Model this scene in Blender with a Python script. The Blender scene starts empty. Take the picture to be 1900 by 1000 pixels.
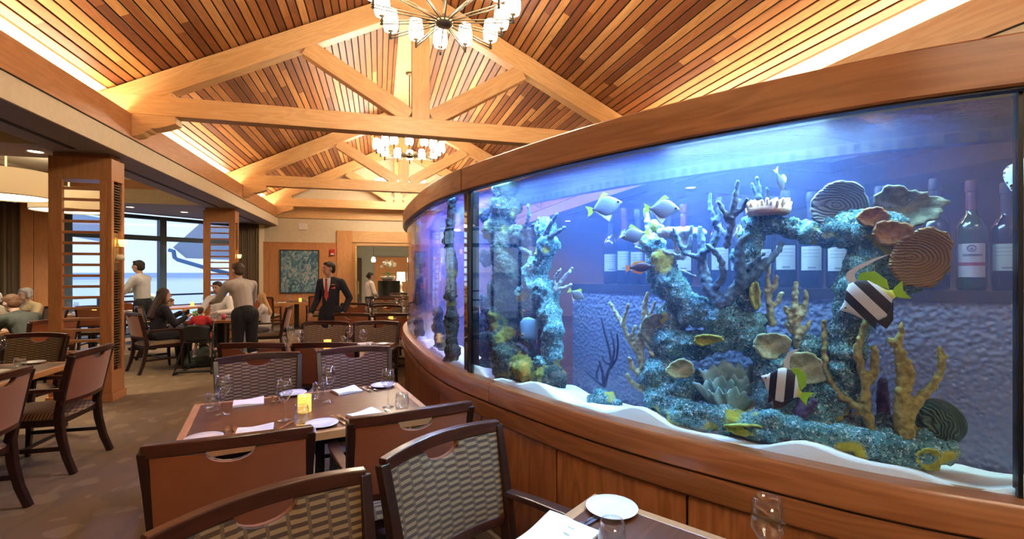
import bpy, bmesh, math, random
from mathutils import Vector, Matrix, noise as mnoise
random.seed(7)
PI = math.pi
scene = bpy.context.scene
C = scene.collection

# ------------------------------------------------------------------ camera
F_PX, CX, HY, CAM_H = 885.0, 950.0, 505.0, 1.58
YAW = math.atan2(246.0, F_PX)
SA, CA = math.sin(YAW), math.cos(YAW)
cam_d = bpy.data.cameras.new('camera'); cam = bpy.data.objects.new('camera', cam_d); C.objects.link(cam)
cam.location = (0, 0, CAM_H); cam.rotation_euler = (PI / 2, 0, -YAW)
cam_d.sensor_width = 36.0; cam_d.lens = F_PX * 36.0 / 1900.0
cam_d.shift_y = 5.0 / 1900.0; cam_d.clip_start = 0.02; cam_d.clip_end = 6000
scene.camera = cam
# ------------------------------------------------------------------ view, world, large lights
vs = scene.view_settings
vs.view_transform = 'Standard'; vs.look = 'None'; vs.gamma = 1.0; vs.use_curve_mapping = False
vs.exposure = 0.5
scene.cycles.use_denoising = True
scene.cycles.max_bounces = 9; scene.cycles.diffuse_bounces = 4; scene.cycles.glossy_bounces = 4
scene.cycles.transparent_max_bounces = 24; scene.cycles.transmission_bounces = 6
scene.cycles.sample_clamp_indirect = 6.0
scene.cycles.caustics_reflective = False; scene.cycles.caustics_refractive = False
world = bpy.data.worlds.new('dusk_sky'); scene.world = world; world.use_nodes = True
wn = world.node_tree; wn.nodes.clear()
w_out = wn.nodes.new('ShaderNodeOutputWorld'); w_bg = wn.nodes.new('ShaderNodeBackground')
w_tc = wn.nodes.new('ShaderNodeTexCoord'); w_sep = wn.nodes.new('ShaderNodeSeparateXYZ'); w_cr = wn.nodes.new('ShaderNodeValToRGB')
wn.links.new(w_tc.outputs['Generated'], w_sep.inputs[0]); wn.links.new(w_sep.outputs['Z'], w_cr.inputs[0])
w_cr.color_ramp.elements[0].position = 0.0; w_cr.color_ramp.elements[0].color = (0.60, 0.76, 1.0, 1)
w_cr.color_ramp.elements[1].position = 0.7; w_cr.color_ramp.elements[1].color = (0.42, 0.58, 0.95, 1)
wn.links.new(w_cr.outputs[0], w_bg.inputs[0]); w_bg.inputs[1].default_value = 1.12
wn.links.new(w_bg.outputs[0], w_out.inputs[0])

L_COVE, L_SHADE, L_DRUM, L_TANK, L_DOWN, L_CANDLE = 38.0, 52.0, 5.0, 1.1, 2.4, 1.6

def area_light(name, loc, size, power, color, direction=(0, 0, -1), rotz=0.0):
    l = bpy.data.lights.new(name, 'AREA'); l.shape = 'RECTANGLE'; l.size = size[0]; l.size_y = size[1]
    l.energy = power; l.color = color
    o = bpy.data.objects.new(name, l); C.objects.link(o); o.location = loc
    q = Vector(direction).to_track_quat('-Z', 'Y'); o.rotation_mode = 'QUATERNION'
    o.rotation_quaternion = q if abs(direction[2]) < .99 else (Matrix.Rotation(rotz, 3, 'Z').to_quaternion() @ q)
    return o

# ------------------------------------------------------------------ measuring helpers
def at(px, py, d):
    r = (px - CX) / F_PX * d
    return Vector((r * CA + d * SA, -r * SA + d * CA, CAM_H + (HY - py) / F_PX * d))
def on_plane(px, py, z):
    return at(px, py, F_PX * (CAM_H - z) / (py - HY))

# ------------------------------------------------------------------ scene helpers
def link(o, parent=None):
    C.objects.link(o)
    if parent is not None: o.parent = parent
    return o
def tag(o, label=None, cat=None, group=None, kind=None):
    if label: o['label'] = label
    if cat: o['category'] = cat
    if group: o['group'] = group
    if kind: o['kind'] = kind
    return o
def thing(name, label, cat, loc=(0, 0, 0), rotz=0.0, group=None, kind=None):
    o = bpy.data.objects.new(name, None); o.empty_display_size = .1
    C.objects.link(o); o.location = loc; o.rotation_euler = (0, 0, rotz)
    return tag(o, label, cat, group, kind)
def dup(root, loc=None, rotz=None, label=None, group=None, parent=None):
    r = root.copy(); C.objects.link(r); r.parent = parent
    if loc is not None: r.location = loc
    if rotz is not None: r.rotation_euler = (0, 0, rotz)
    if label: r['label'] = label
    if group: r['group'] = group
    for ch in list(root.children):
        c = ch.copy(); C.objects.link(c); c.parent = r
        for g in list(ch.children):
            e = g.copy(); C.objects.link(e); e.parent = c
    return r

class MB:
    """collects geometry for one mesh"""
    def __init__(s): s.v = []; s.f = []; s.uv = {}
    def vert(s, p, uv=None):
        s.v.append(tuple(p)); i = len(s.v) - 1
        if uv is not None: s.uv[i] = uv
        return i
    def box(s, a, b, m=None):
        x0, y0, z0 = a; x1, y1, z1 = b; n = len(s.v)
        ps = [(x0, y0, z0), (x1, y0, z0), (x1, y1, z0), (x0, y1, z0), (x0, y0, z1), (x1, y0, z1), (x1, y1, z1), (x0, y1, z1)]
        s.v += [tuple((m @ Vector(p)) if m is not None else p) for p in ps]
        s.f += [tuple(n + i for i in q) for q in ((0, 3, 2, 1), (4, 5, 6, 7), (0, 1, 5, 4), (1, 2, 6, 5), (2, 3, 7, 6), (3, 0, 4, 7))]
        return s
    def prism(s, poly, axis, a, b):
        """polygon (2D) extruded along axis from a to b; axis 'X': poly=(y,z), 'Y': poly=(x,z), 'Z': poly=(x,y)"""
        n = len(s.v); k = len(poly)
        def mk(p, t): return {'X': (t, p[0], p[1]), 'Y': (p[0], t, p[1]), 'Z': (p[0], p[1], t)}[axis]
        s.v += [mk(p, a) for p in poly] + [mk(p, b) for p in poly]
        s.f.append(tuple(n + i for i in range(k))[::-1]); s.f.append(tuple(n + k + i for i in range(k)))
        s.f += [(n + i, n + (i + 1) % k, n + k + (i + 1) % k, n + k + i) for i in range(k)]
        return s
    def tube(s, pts, rad, n=8, flat=None, caps=True, up=None):
        """sweep a round (or, with flat=(w,h), rectangular) section along pts"""
        pts = [Vector(p) for p in pts]
        if not hasattr(rad, '__len__'): rad = [rad] * len(pts)
        rings = []; prev = None
        for i, p in enumerate(pts):
            t = (pts[min(i + 1, len(pts) - 1)] - pts[max(i - 1, 0)]).normalized()
            if prev is None:
                ref = Vector(up) if up else (Vector((0, 0, 1)) if abs(t.z) < .9 else Vector((1, 0, 0)))
                a = (ref - t * ref.dot(t)).normalized()
            else:
                a = (prev - t * prev.dot(t))
                a = a.normalized() if a.length > 1e-6 else prev
            prev = a; b = t.cross(a); ring = []
            if flat:
                w, h = flat; k = rad[i]
                for (u, w2) in ((-1, -1), (1, -1), (1, 1), (-1, 1)):
                    ring.append(s.vert(p + b * (u * w * k) + a * (w2 * h * k)))
            else:
                for j in range(n):
                    an = 2 * PI * j / n
                    ring.append(s.vert(p + (a * math.cos(an) + b * math.sin(an)) * rad[i]))
            rings.append(ring)
        k = len(rings[0])
        for r0, r1 in zip(rings, rings[1:]):
            for j in range(k): s.f.append((r0[j], r0[(j + 1) % k], r1[(j + 1) % k], r1[j]))
        if caps: s.f.append(tuple(rings[0][::-1])); s.f.append(tuple(rings[-1]))
        return s
    def lathe(s, prof, n=24, c=(0, 0, 0), close=False):
        rings = []
        for (r, z) in prof:
            rings.append([s.vert((c[0] + r * math.cos(2 * PI * j / n), c[1] + r * math.sin(2 * PI * j / n), c[2] + z)) for j in range(n)])
        for r0, r1 in zip(rings, rings[1:]):
            for j in range(n): s.f.append((r0[j], r0[(j + 1) % n], r1[(j + 1) % n], r1[j]))
        if close: s.f.append(tuple(rings[0][::-1])); s.f.append(tuple(rings[-1]))
        return s
    def ball(s, c, r, m=None, nu=14, nv=9):
        if not hasattr(r, '__len__'): r = (r, r, r)
        c = Vector(c); m = m or Matrix.Identity(3); rings = []
        top = s.vert(c + m @ Vector((0, 0, r[2]))); bot = s.vert(c + m @ Vector((0, 0, -r[2])))
        for i in range(1, nv):
            ph = PI * i / nv
            rings.append([s.vert(c + m @ Vector((r[0] * math.sin(ph) * math.cos(2 * PI * j / nu), r[1] * math.sin(ph) * math.sin(2 * PI * j / nu), r[2] * math.cos(ph)))) for j in range(nu)])
        for j in range(nu):
            s.f.append((top, rings[0][j], rings[0][(j + 1) % nu])); s.f.append((bot, rings[-1][(j + 1) % nu], rings[-1][j]))
        for r0, r1 in zip(rings, rings[1:]):
            for j in range(nu): s.f.append((r0[j], r1[j], r1[(j + 1) % nu], r0[(j + 1) % nu]))
        return s
    def capsule(s, p, r, q, r2, n=12):
        p = Vector(p); q = Vector(q); t = q - p
        L = t.length
        if L < 1e-5: return s.ball(p, max(r, r2))
        t /= L
        pts = []; rs = []
        for a in (-.999, -.8, -.5, 0): pts.append(p + t * (a * r)); rs.append(r * math.sqrt(max(0.0, 1 - a * a)) + 1e-4)
        for a in (0, .5, .8, .999): pts.append(q + t * (a * r2)); rs.append(r2 * math.sqrt(max(0.0, 1 - a * a)) + 1e-4)
        return s.tube(pts, rs, n)
    def grid(s, fn, nu, nv, uvfn=None, flip=False):
        ids = [[s.vert(fn(i / nu, j / nv), uvfn(i / nu, j / nv) if uvfn else None) for j in range(nv + 1)] for i in range(nu + 1)]
        for i in range(nu):
            for j in range(nv):
                q = (ids[i][j], ids[i + 1][j], ids[i + 1][j + 1], ids[i][j + 1])
                s.f.append(q[::-1] if flip else q)
        return ids
    def mesh(s, name, mat=None, smooth=False):
        me = bpy.data.meshes.new(name); me.from_pydata(s.v, [], s.f); me.update()
        if s.uv:
            l = me.uv_layers.new(name='UVMap')
            for lp in me.loops: l.data[lp.index].uv = s.uv.get(lp.vertex_index, (0, 0))
        if mat: me.materials.append(mat)
        if smooth:
            me.polygons.foreach_set('use_smooth', [True] * len(me.polygons))
            if smooth == 'auto': me.set_sharp_from_angle(angle=math.radians(40))
        return me
    def build(s, name, mat=None, parent=None, smooth=False, fix=True):
        me = s.mesh(name, mat, smooth)
        if fix:
            bm = bmesh.new(); bm.from_mesh(me); bmesh.ops.recalc_face_normals(bm, faces=bm.faces); bm.to_mesh(me); bm.free()
        return link(bpy.data.objects.new(name, me), parent)

def bevel(o, w=.006, seg=2):
    m = o.modifiers.new('bevel', 'BEVEL'); m.width = w; m.segments = seg; m.limit_method = 'ANGLE'
    return o
def struct(o, kind='structure'):
    o['kind'] = kind; return o
def remesh(mb, voxel, smooth=3, disp=None, sub=None):
    """one continuous skin over overlapping closed shells"""
    me = mb.mesh('shell'); o = bpy.data.objects.new('shell', me); C.objects.link(o)
    r = o.modifiers.new('r', 'REMESH'); r.mode = 'VOXEL'; r.voxel_size = voxel; r.use_smooth_shade = True
    if smooth:
        sm = o.modifiers.new('s', 'SMOOTH'); sm.iterations = smooth; sm.factor = .5
    dg = bpy.context.evaluated_depsgraph_get(); ev = o.evaluated_get(dg)
    out = bpy.data.meshes.new_from_object(ev)
    bpy.data.objects.remove(o); bpy.data.meshes.remove(me)
    if disp:
        bm = bmesh.new(); bm.from_mesh(out); bm.normal_update()
        for v in bm.verts: v.co += v.normal * disp(v.co)
        bm.to_mesh(out); bm.free()
    out.polygons.foreach_set('use_smooth', [True] * len(out.polygons))
    return out
def from_mesh(name, me, mat, parent=None):
    me.name = name; me.materials.clear(); me.materials.append(mat)
    return link(bpy.data.objects.new(name, me), parent)

# ------------------------------------------------------------------ materials
MATS = {}
class NT:
    def __init__(s, name):
        s.m = bpy.data.materials.new(name); s.m.use_nodes = True; s.t = s.m.node_tree; s.t.nodes.clear()
        s.out = s.n('ShaderNodeOutputMaterial')
    def n(s, kind, **kw):
        nd = s.t.nodes.new(kind)
        for k, v in kw.items(): setattr(nd, k, v)
        return nd
    def l(s, a, b): s.t.links.new(a, b)
    def math(s, op, a, b=None, c=None):
        nd = s.n('ShaderNodeMath', operation=op)
        for i, x in enumerate((a, b, c)):
            if x is None: continue
            if hasattr(x, 'is_output'): s.l(x, nd.inputs[i])
            else: nd.inputs[i].default_value = x
        return nd.outputs[0]
    def mix(s, fac, a, b, blend='MIX'):
        nd = s.n('ShaderNodeMix', data_type='RGBA', blend_type=blend)
        for i, x in ((0, fac), (6, a), (7, b)):
            if hasattr(x, 'is_output'): s.l(x, nd.inputs[i])
            elif i == 0: nd.inputs[0].default_value = x
            else: nd.inputs[i].default_value = tuple(x) + (1,) if len(x) == 3 else x
        return nd.outputs[2]
    def ramp(s, fac, stops):
        nd = s.n('ShaderNodeValToRGB'); cr = nd.color_ramp
        while len(cr.elements) < len(stops): cr.elements.new(.5)
        for e, (p, c) in zip(cr.elements, stops): e.position = p; e.color = tuple(c) + (1,)
        s.l(fac, nd.inputs[0]); return nd.outputs[0]
    def coord(s, which='Object', scale=(1, 1, 1), loc=None, rot=(0, 0, 0)):
        tc = s.n('ShaderNodeTexCoord'); mp = s.n('ShaderNodeMapping'); s.l(tc.outputs[which], mp.inputs[0])
        mp.inputs['Scale'].default_value = scale; mp.inputs['Rotation'].default_value = rot
        if loc is not None: s.l(loc, mp.inputs['Location'])
        return mp.outputs[0]
    def noise(s, vec, scale=5, detail=4, rough=.55, dist=0):
        nd = s.n('ShaderNodeTexNoise'); nd.inputs['Scale'].default_value = scale; nd.inputs['Detail'].default_value = detail
        nd.inputs['Roughness'].default_value = rough; nd.inputs['Distortion'].default_value = dist
        s.l(vec, nd.inputs['Vector']); return nd.outputs[0]
    def bump(s, h, strength=.3, dist=.01):
        nd = s.n('ShaderNodeBump'); nd.inputs['Strength'].default_value = strength; nd.inputs['Distance'].default_value = dist
        s.l(h, nd.inputs['Height']); return nd.outputs[0]
    def bsdf(s, color, rough=.5, metal=0.0, normal=None, spec=None, emit=None, estr=0, coat=0, trans=0, sheen=0):
        b = s.n('ShaderNodeBsdfPrincipled')
        for k, x in (('Base Color', color), ('Roughness', rough), ('Metallic', metal)):
            if hasattr(x, 'is_output'): s.l(x, b.inputs[k])
            else: b.inputs[k].default_value = (tuple(x) + (1,)) if hasattr(x, '__len__') else x
        if normal is not None: s.l(normal, b.inputs['Normal'])
        if spec is not None: b.inputs['Specular IOR Level'].default_value = spec
        if coat: b.inputs['Coat Weight'].default_value = coat; b.inputs['Coat Roughness'].default_value = .12
        if trans: b.inputs['Transmission Weight'].default_value = trans
        if sheen: b.inputs['Sheen Weight'].default_value = sheen
        if emit is not None:
            if hasattr(emit, 'is_output'): s.l(emit, b.inputs['Emission Color'])
            else: b.inputs['Emission Color'].default_value = tuple(emit) + (1,)
            b.inputs['Emission Strength'].default_value = estr
        s.l(b.outputs[0], s.out.inputs[0]); return b

def plain(name, color, rough=.5, metal=0.0, **kw):
    if name in MATS: return MATS[name]
    t = NT(name); vec = t.coord('Object')
    f = t.noise(vec, 14, 3)
    col = t.mix(f, tuple(c * .88 for c in color), tuple(min(1, c * 1.1) for c in color))
    t.bsdf(col, rough, metal, **kw); MATS[name] = t.m; return t.m
def glow(name, color, strength, base=(.9, .85, .75)):
    if name in MATS: return MATS[name]
    t = NT(name); t.bsdf(base, .5, emit=color, estr=strength); MATS[name] = t.m; return t.m
def wood(name, dark, light, axis='X', rough=.42, rnd=.25, grain=1.0, stops=None, coat=0.0):
    if name in MATS: return MATS[name]
    t = NT(name)
    oi = t.n('ShaderNodeObjectInfo'); off = t.n('ShaderNodeVectorMath', operation='SCALE'); comb = t.n('ShaderNodeCombineXYZ')
    for i in range(3): t.l(oi.outputs['Random'], comb.inputs[i])
    t.l(comb.outputs[0], off.inputs[0]); off.inputs['Scale'].default_value = 37.0
    sc = {'X': (.9, 7, 7), 'Y': (7, .9, 7), 'Z': (7, 7, .9), 'UV': (.9, 7, 1), 'UVV': (7, .9, 1)}[axis]
    vec = t.coord('UV' if axis.startswith('UV') else 'Object', sc, off.outputs[0])
    n1 = t.noise(vec, 1.0 * grain, 3, .5, .4)
    ring = t.math('SINE', t.math('MULTIPLY', n1, 46.0))
    ring = t.math('MULTIPLY_ADD', ring, .5, .5)
    sc2 = tuple(x * (1.2 if x < 1 else 14) for x in sc)
    vec2 = t.coord('UV' if axis.startswith('UV') else 'Object', sc2, off.outputs[0])
    n2 = t.noise(vec2, 1.0, 3, .6)
    fac = t.math('ADD', t.math('MULTIPLY', ring, .38), t.math('MULTIPLY', n2, .62))
    col = t.mix(fac, dark, light)
    if stops: tint = t.ramp(oi.outputs['Random'], stops); col = t.mix(1.0, col, tint, 'MULTIPLY')
    else:
        v = t.math('MULTIPLY_ADD', oi.outputs['Random'], rnd, 1 - rnd / 2)
        hs = t.n('ShaderNodeHueSaturation'); t.l(col, hs.inputs['Color']); t.l(v, hs.inputs['Value']); col = hs.outputs[0]
    nb = t.bump(fac, .12, .002)
    t.bsdf(col, rough, normal=nb, coat=coat); MATS[name] = t.m; return t.m

def thin_glass(name, tint=(1, 1, 1), ior=1.45, rough=0.0, base=.0, body=None, bodyfac=0.0, bump=None, refl=(1, 1, 1)):
    """a thin clear sheet: straight transmission plus Fresnel reflection, with an optional diffusing film"""
    if name in MATS: return MATS[name]
    t = NT(name)
    tr = t.n('ShaderNodeBsdfTransparent'); tr.inputs[0].default_value = tuple(tint) + (1,)
    gl = t.n('ShaderNodeBsdfGlossy'); gl.inputs['Roughness'].default_value = rough; gl.inputs[0].default_value = tuple(refl) + (1,)
    fr = t.n('ShaderNodeFresnel'); ge = t.n('ShaderNodeNewGeometry')
    t.l(t.math('MULTIPLY_ADD', ge.outputs['Backfacing'], 1 / ior - ior, ior), fr.inputs['IOR'])
    fac = fr.outputs[0]
    if base: fac = t.math('MAXIMUM', fac, base)
    if bump is not None:
        nb = bump(t); t.l(nb, gl.inputs['Normal'])
    src = tr.outputs[0]
    if body is not None:
        di = t.n('ShaderNodeBsdfDiffuse'); di.inputs[0].default_value = tuple(body) + (1,)
        tl = t.n('ShaderNodeBsdfTranslucent'); tl.inputs[0].default_value = tuple(body) + (1,)
        if bump is not None: t.l(nb, di.inputs['Normal'])
        m0 = t.n('ShaderNodeMixShader'); m0.inputs[0].default_value = .4; t.l(di.outputs[0], m0.inputs[1]); t.l(tl.outputs[0], m0.inputs[2])
        m1 = t.n('ShaderNodeMixShader'); m1.inputs[0].default_value = bodyfac; t.l(src, m1.inputs[1]); t.l(m0.outputs[0], m1.inputs[2]); src = m1.outputs[0]
    mx = t.n('ShaderNodeMixShader'); t.l(fac, mx.inputs[0]); t.l(src, mx.inputs[1]); t.l(gl.outputs[0], mx.inputs[2])
    t.l(mx.outputs[0], t.out.inputs[0]); MATS[name] = t.m; return t.m

FIR = lambda ax: wood('fir_beam_' + ax, (.53, .29, .115), (.72, .45, .205), ax, .45, .12)
CHERRY = lambda ax: wood('cherry_trim_' + ax, (.36, .155, .06), (.54, .26, .11), ax, .4, .12)
MAHOG = lambda ax: wood('mahogany_' + ax, (.026, .008, .005), (.075, .021, .011), ax, .3, .3, coat=.2)
ESPRESSO = lambda ax: wood('espresso_' + ax, (.010, .0045, .0035), (.036, .012, .0075), ax, .32, .3, coat=.15)
M_PLANK = wood('ceiling_plank_wood', (.62, .50, .40), (1.0, .92, .80), 'Y', .48, stops=[(0, (.15, .046, .018)), (.25, (.25, .085, .03)), (.55, (.37, .15, .052)), (.8, (.52, .25, .09)), (1, (.64, .36, .15))])
M_CREAM = plain('cream_paint', (.64, .545, .38), .7)
M_TAUPE = plain('taupe_paint', (.27, .25, .26), .75)
M_WHITE = plain('white_paint', (.75, .72, .65), .7)
M_DARK = plain('dark_gap', (.012, .008, .006), .8)
M_BLACK = plain('black_metal', (.015, .015, .016), .4)
M_BRASS = plain('aged_brass', (.16, .13, .08), .35, .9)
M_STEEL = plain('polished_steel', (.75, .73, .70), .18, 1.0)
M_CHINA = plain('white_china', (.82, .80, .76), .15, coat=.4)
M_LINEN = plain('white_linen', (.85, .82, .78), .85)
M_FRAME = plain('blue_grey_window_frame', (.035, .075, .125), .45)
M_SHADE = glow('frosted_shade_glow', (1.0, .86, .64), L_SHADE)
M_COVE = glow('cove_led', (1.0, .80, .52), L_COVE)
M_DRUM = glow('drum_fabric_glow', (1.0, .60, .24), L_DRUM * .075)
M_DRUMB = glow('drum_diffuser_glow', (1.0, .80, .50), L_DRUM)
M_CLEAR = thin_glass('clear_glassware', (.93, .945, .95), 1.75, .0, .09)
M_WINDOW = thin_glass('window_pane', (.96, .98, 1.0), 1.45)

def pattern_fabric():
    t = NT('woven_dash_fabric')
    uv = t.n('ShaderNodeTexCoord').outputs['UV']; sp = t.n('ShaderNodeSeparateXYZ'); t.l(uv, sp.inputs[0])
    u, v = sp.outputs[0], sp.outputs[1]
    uc = t.math('DIVIDE', u, .056); col = t.math('FLOOR', uc); fu = t.math('FRACT', uc)
    ph = t.math('FRACT', t.math('MULTIPLY', col, .43))
    fv = t.math('FRACT', t.math('ADD', t.math('DIVIDE', v, .0235), ph))
    s = t.math('LESS_THAN', fv, .5)
    e = t.math('LESS_THAN', t.math('ABSOLUTE', t.math('SUBTRACT', fu, .5)), .41)
    nz = t.noise(t.coord('UV', (300, 900, 1)), 1, 2)
    c1 = t.mix(nz, (.19, .118, .046), (.275, .178, .078)); c2 = t.mix(nz, (.042, .018, .006), (.072, .032, .012)); c3 = (.11, .064, .027)
    c = t.mix(s, c2, c1); c = t.mix(e, c3, c)
    t.bsdf(c, .85, normal=t.bump(nz, .25, .002), sheen=.2); return t.m
M_PATTERN = pattern_fabric()
def rust_fabric():
    t = NT('rust_fabric'); nz = t.noise(t.coord('UV', (500, 900, 1)), 1, 2)
    t.bsdf(t.mix(nz, (.21, .052, .014), (.30, .085, .026)), .75, normal=t.bump(nz, .2, .001), sheen=.25); return t.m
M_RUST = rust_fabric()
def carpet():
    t = NT('leaf_pattern_carpet'); vec = t.coord('Object', (1, 1, 1))
    n = t.n('ShaderNodeTexNoise'); n.inputs['Scale'].default_value = 2.2; n.inputs['Detail'].default_value = 3; t.l(vec, n.inputs['Vector'])
    warp = t.n('ShaderNodeVectorMath', operation='MULTIPLY_ADD'); t.l(n.outputs['Color'], warp.inputs[0]); warp.inputs[1].default_value = (.5, .5, 0); t.l(vec, warp.inputs[2])
    vo = t.n('ShaderNodeTexVoronoi', feature='SMOOTH_F1'); vo.inputs['Scale'].default_value = 4.2; t.l(warp.outputs[0], vo.inputs['Vector'])
    leaf = t.math('LESS_THAN', vo.outputs['Distance'], .26)
    wv = t.n('ShaderNodeTexWave'); wv.inputs['Scale'].default_value = 1.1; wv.inputs['Distortion'].default_value = 7; wv.inputs['Detail'].default_value = 2; t.l(warp.outputs[0], wv.inputs['Vector'])
    line = t.math('GREATER_THAN', wv.outputs['Fac'], .86)
    fine = t.noise(vec, 260, 2)
    base = t.mix(t.noise(vec, 1.3, 3), (.130, .082, .041), (.188, .122, .065))
    c = t.mix(t.math('MULTIPLY', leaf, .5), base, (.26, .185, .11)); c = t.mix(t.math('MULTIPLY', line, .45), c, (.115, .085, .055))
    c = t.mix(t.math('MULTIPLY', fine, .35), c, (.10, .075, .05))
    t.bsdf(c, .95, normal=t.bump(fine, .35, .004)); return t.m
M_CARPET = carpet()
# ================================================================== THE ROOM
RX = 0.58                       # ridge line
def mx(x): return 2 * RX - x
ZS, ZF0, ZF1 = 3.017, 3.25, 3.56
EAVE_X, EAVE_Z, SLOPE = -3.24, 3.846, 0.49
YN, YB = -4.0, 16.0             # near end and back wall
def box(name, a, b, mat, parent=None, bev=0.0):
    a2 = [min(p, q) for p, q in zip(a, b)]; b2 = [max(p, q) for p, q in zip(a, b)]
    c = Vector([(p + q) / 2 for p, q in zip(a2, b2)])
    o = MB().box(Vector(a2) - c, Vector(b2) - c).build(name, mat, parent); o.location = c
    if bev: bevel(o, bev)
    return o
struct(box('floor', (-11, YN, -.1), (9.2, YB + .02, 0), M_CARPET))

# ---------------- sloping plank ceilings
th = math.atan(SLOPE); pitch = .108; rows = int((RX - .14 - EAVE_X) / math.cos(th) / pitch)
lens = [2.2, 2.9, 3.6, 4.3]
plank_me = {}
for L in lens:
    pm = MB(); w, h, e = pitch / 2 - .0085, .018, .004
    pm.prism([(-w + e, 0), (w - e, 0), (w, e), (w, h), (-w, h), (-w, e)], 'Y', .001, L - .001)
    plank_me[L] = pm.mesh('plank', M_PLANK)
    bm = bmesh.new(); bm.from_mesh(plank_me[L]); bmesh.ops.recalc_face_normals(bm, faces=bm.faces); bm.to_mesh(plank_me[L]); bm.free()
for side in (-1, 1):
    bk = MB(); y0, y1 = YN, YB
    xs = [(EAVE_X - .32, EAVE_Z - .32 * SLOPE), (RX, EAVE_Z + (RX - EAVE_X) * SLOPE)]
    pts = [(x if side < 0 else mx(x), z + .028) for x, z in xs] + [(x if side < 0 else mx(x), z + .06) for x, z in xs[::-1]]
    bk.prism(pts, 'Y', y0, y1)
    ce = struct(bk.build('ceiling_left' if side < 0 else 'ceiling_right', M_DARK))
    cs = [((x if side < 0 else mx(x)), EAVE_Z + (x - EAVE_X) * SLOPE + dz) for x, dz in ((EAVE_X - .3, .004), (EAVE_X - .004, .004), (EAVE_X - .004, .026), (EAVE_X - .3, .026))]
    MB().prism(cs, 'Y', y0, y1).build('cove_slope', M_CREAM, ce)
    rnd = random.Random(11 + side); n = 0
    for r in range(0, rows):
        s = (r + .5) * pitch
        x, z = EAVE_X + s * math.cos(th), EAVE_Z + s * math.sin(th) + .012
        y = YN + .8 - rnd.random() * .8
        while y < YB - .05 and n < 300:
            L = rnd.choice(lens)
            while y + L > YB and L > 2.2: L = lens[lens.index(L) - 1]
            o = bpy.data.objects.new('plank', plank_me[L]); link(o, ce); n += 1
            if y + L > YB: o.scale = (1, (YB - y) / L, 1)
            o.location = (x if side < 0 else mx(x), y, z); o.rotation_euler = (0, -th if side < 0 else th, 0)
            y += L
rb = box('trim_1', (RX - .27, YN, EAVE_Z + (RX - .27 - EAVE_X) * SLOPE - .02), (RX + .27, YB, EAVE_Z + (RX - EAVE_X) * SLOPE), FIR('Y')); struct(rb)

# ---------------- eaves: fascia, cream band, light cove, soffits with recessed trays
def mbox(name, a, b, mat, side, parent=None, bev=0.0):
    if side > 0: a = (mx(a[0]),) + tuple(a[1:]); b = (mx(b[0]),) + tuple(b[1:])
    return box(name, a, b, mat, parent, bev)
trim_n = [1]
def trim(o):
    return struct(o)
TX0, TX1 = -6.5, -3.7
for side in (-1, 1):
    sfx = 'left' if side < 0 else 'right'
    YE = YB
    trim(mbox('trim_%d' % (2 if side < 0 else 3), (-3.07, YN, ZF0), (-2.98, YE, ZF1), CHERRY('Y') if side < 0 else FIR('Y'), side, bev=.004))
    so = struct(MB().build('ceiling_soffit_' + sfx, M_TAUPE))
    def slab(poly):
        poly = [((x if side < 0 else mx(x)), y) for x, y in poly]
        struct(MB().prism(poly, 'Z', ZS, ZS + .03).build('soffit_panel', M_TAUPE, so))
    diag = side < 0
    slab([(-3.02, YN), (TX1, YN), (TX1, 15.7), (-3.4, YE), (-3.02, YE)])
    slab([(TX1, YN), (TX0, YN), (TX0, 2.2), (TX1, 2.2)])
    slab([(TX1, 6.6), (TX0, 6.6), (TX0, 7.35), (TX1, 7.35)])
    slab([(TX1, 11.7), (TX0, 11.7), (TX0, 12.9), (TX1, 15.7)] if diag else [(TX1, 11.7), (TX0, 11.7), (TX0, YE), (TX1, YE)])
    slab([(TX0, YN), (-11, YN), (-11, 8.4), (TX0, 12.9)] if diag else [(TX0, YN), (-11, YN), (-11, YE), (TX0, YE)])
    bandc = mbox('cream_band', (-3.02, YN, ZS - .002), (-2.995, YE, ZF0 + .01), M_CREAM, side, so)
    mbox('shadow_gap', (-3.01, YN, ZF0 - .008), (-2.985, YE, ZF0 + .004), M_DARK, side, so)  # dark strip painted in as the shadow line under the fascia
    mbox('cove_floor', (-3.45, YN, 3.33), (-3.06, YE, 3.36), M_CREAM, side, so)
    mbox('cove_back', (-3.5, YN, 3.33), (-3.42, YE, 3.84), M_CREAM, side, so)
    for (ya, yb) in ((2.2, 6.6), (7.35, 11.7)):
        mbox('tray_ceiling', (TX0 - .05, ya - .05, 3.58), (TX1 + .05, yb + .05, 3.61), M_WHITE, side, so)
        for z0, z1, m, ins in ((ZS + .001, 3.33, M_CREAM, 0), (3.32, 3.50, CHERRY('X'), .03), (3.50, 3.6, M_WHITE, 0)):
            mbox('tray_side', (TX0 - .04, ya, z0), (TX0 + .005 + ins, yb, z1), m, side, so)
            mbox('tray_side', (TX1 - .005 - ins, ya, z0), (TX1 + .04, yb, z1), m, side, so)
            mbox('tray_side', (TX0, ya - .04, z0), (TX1, ya + .005 + ins, z1), m, side, so)
            mbox('tray_side', (TX0, yb - .005 - ins, z0), (TX1, yb + .04, z1), m, side, so)
    for (ya, yb) in ((2.4, 6.72), (7.55, 11.9), (12.5, 15.2)):
        mbox('slot_diffuser', (-3.465, ya, ZS - .004), (-3.40, yb, ZS + .004), M_DARK, side, so)
    # LED strip lying in the cove
    st = mbox('cove_light_strip', (-3.30, YN + .3, 3.361), (-3.18, YE - .2, 3.385), M_COVE, side)
    tag(st, 'warm light strip in the ceiling cove on the %s' % ('window side' if side < 0 else 'aquarium side'), 'light strip')

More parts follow.
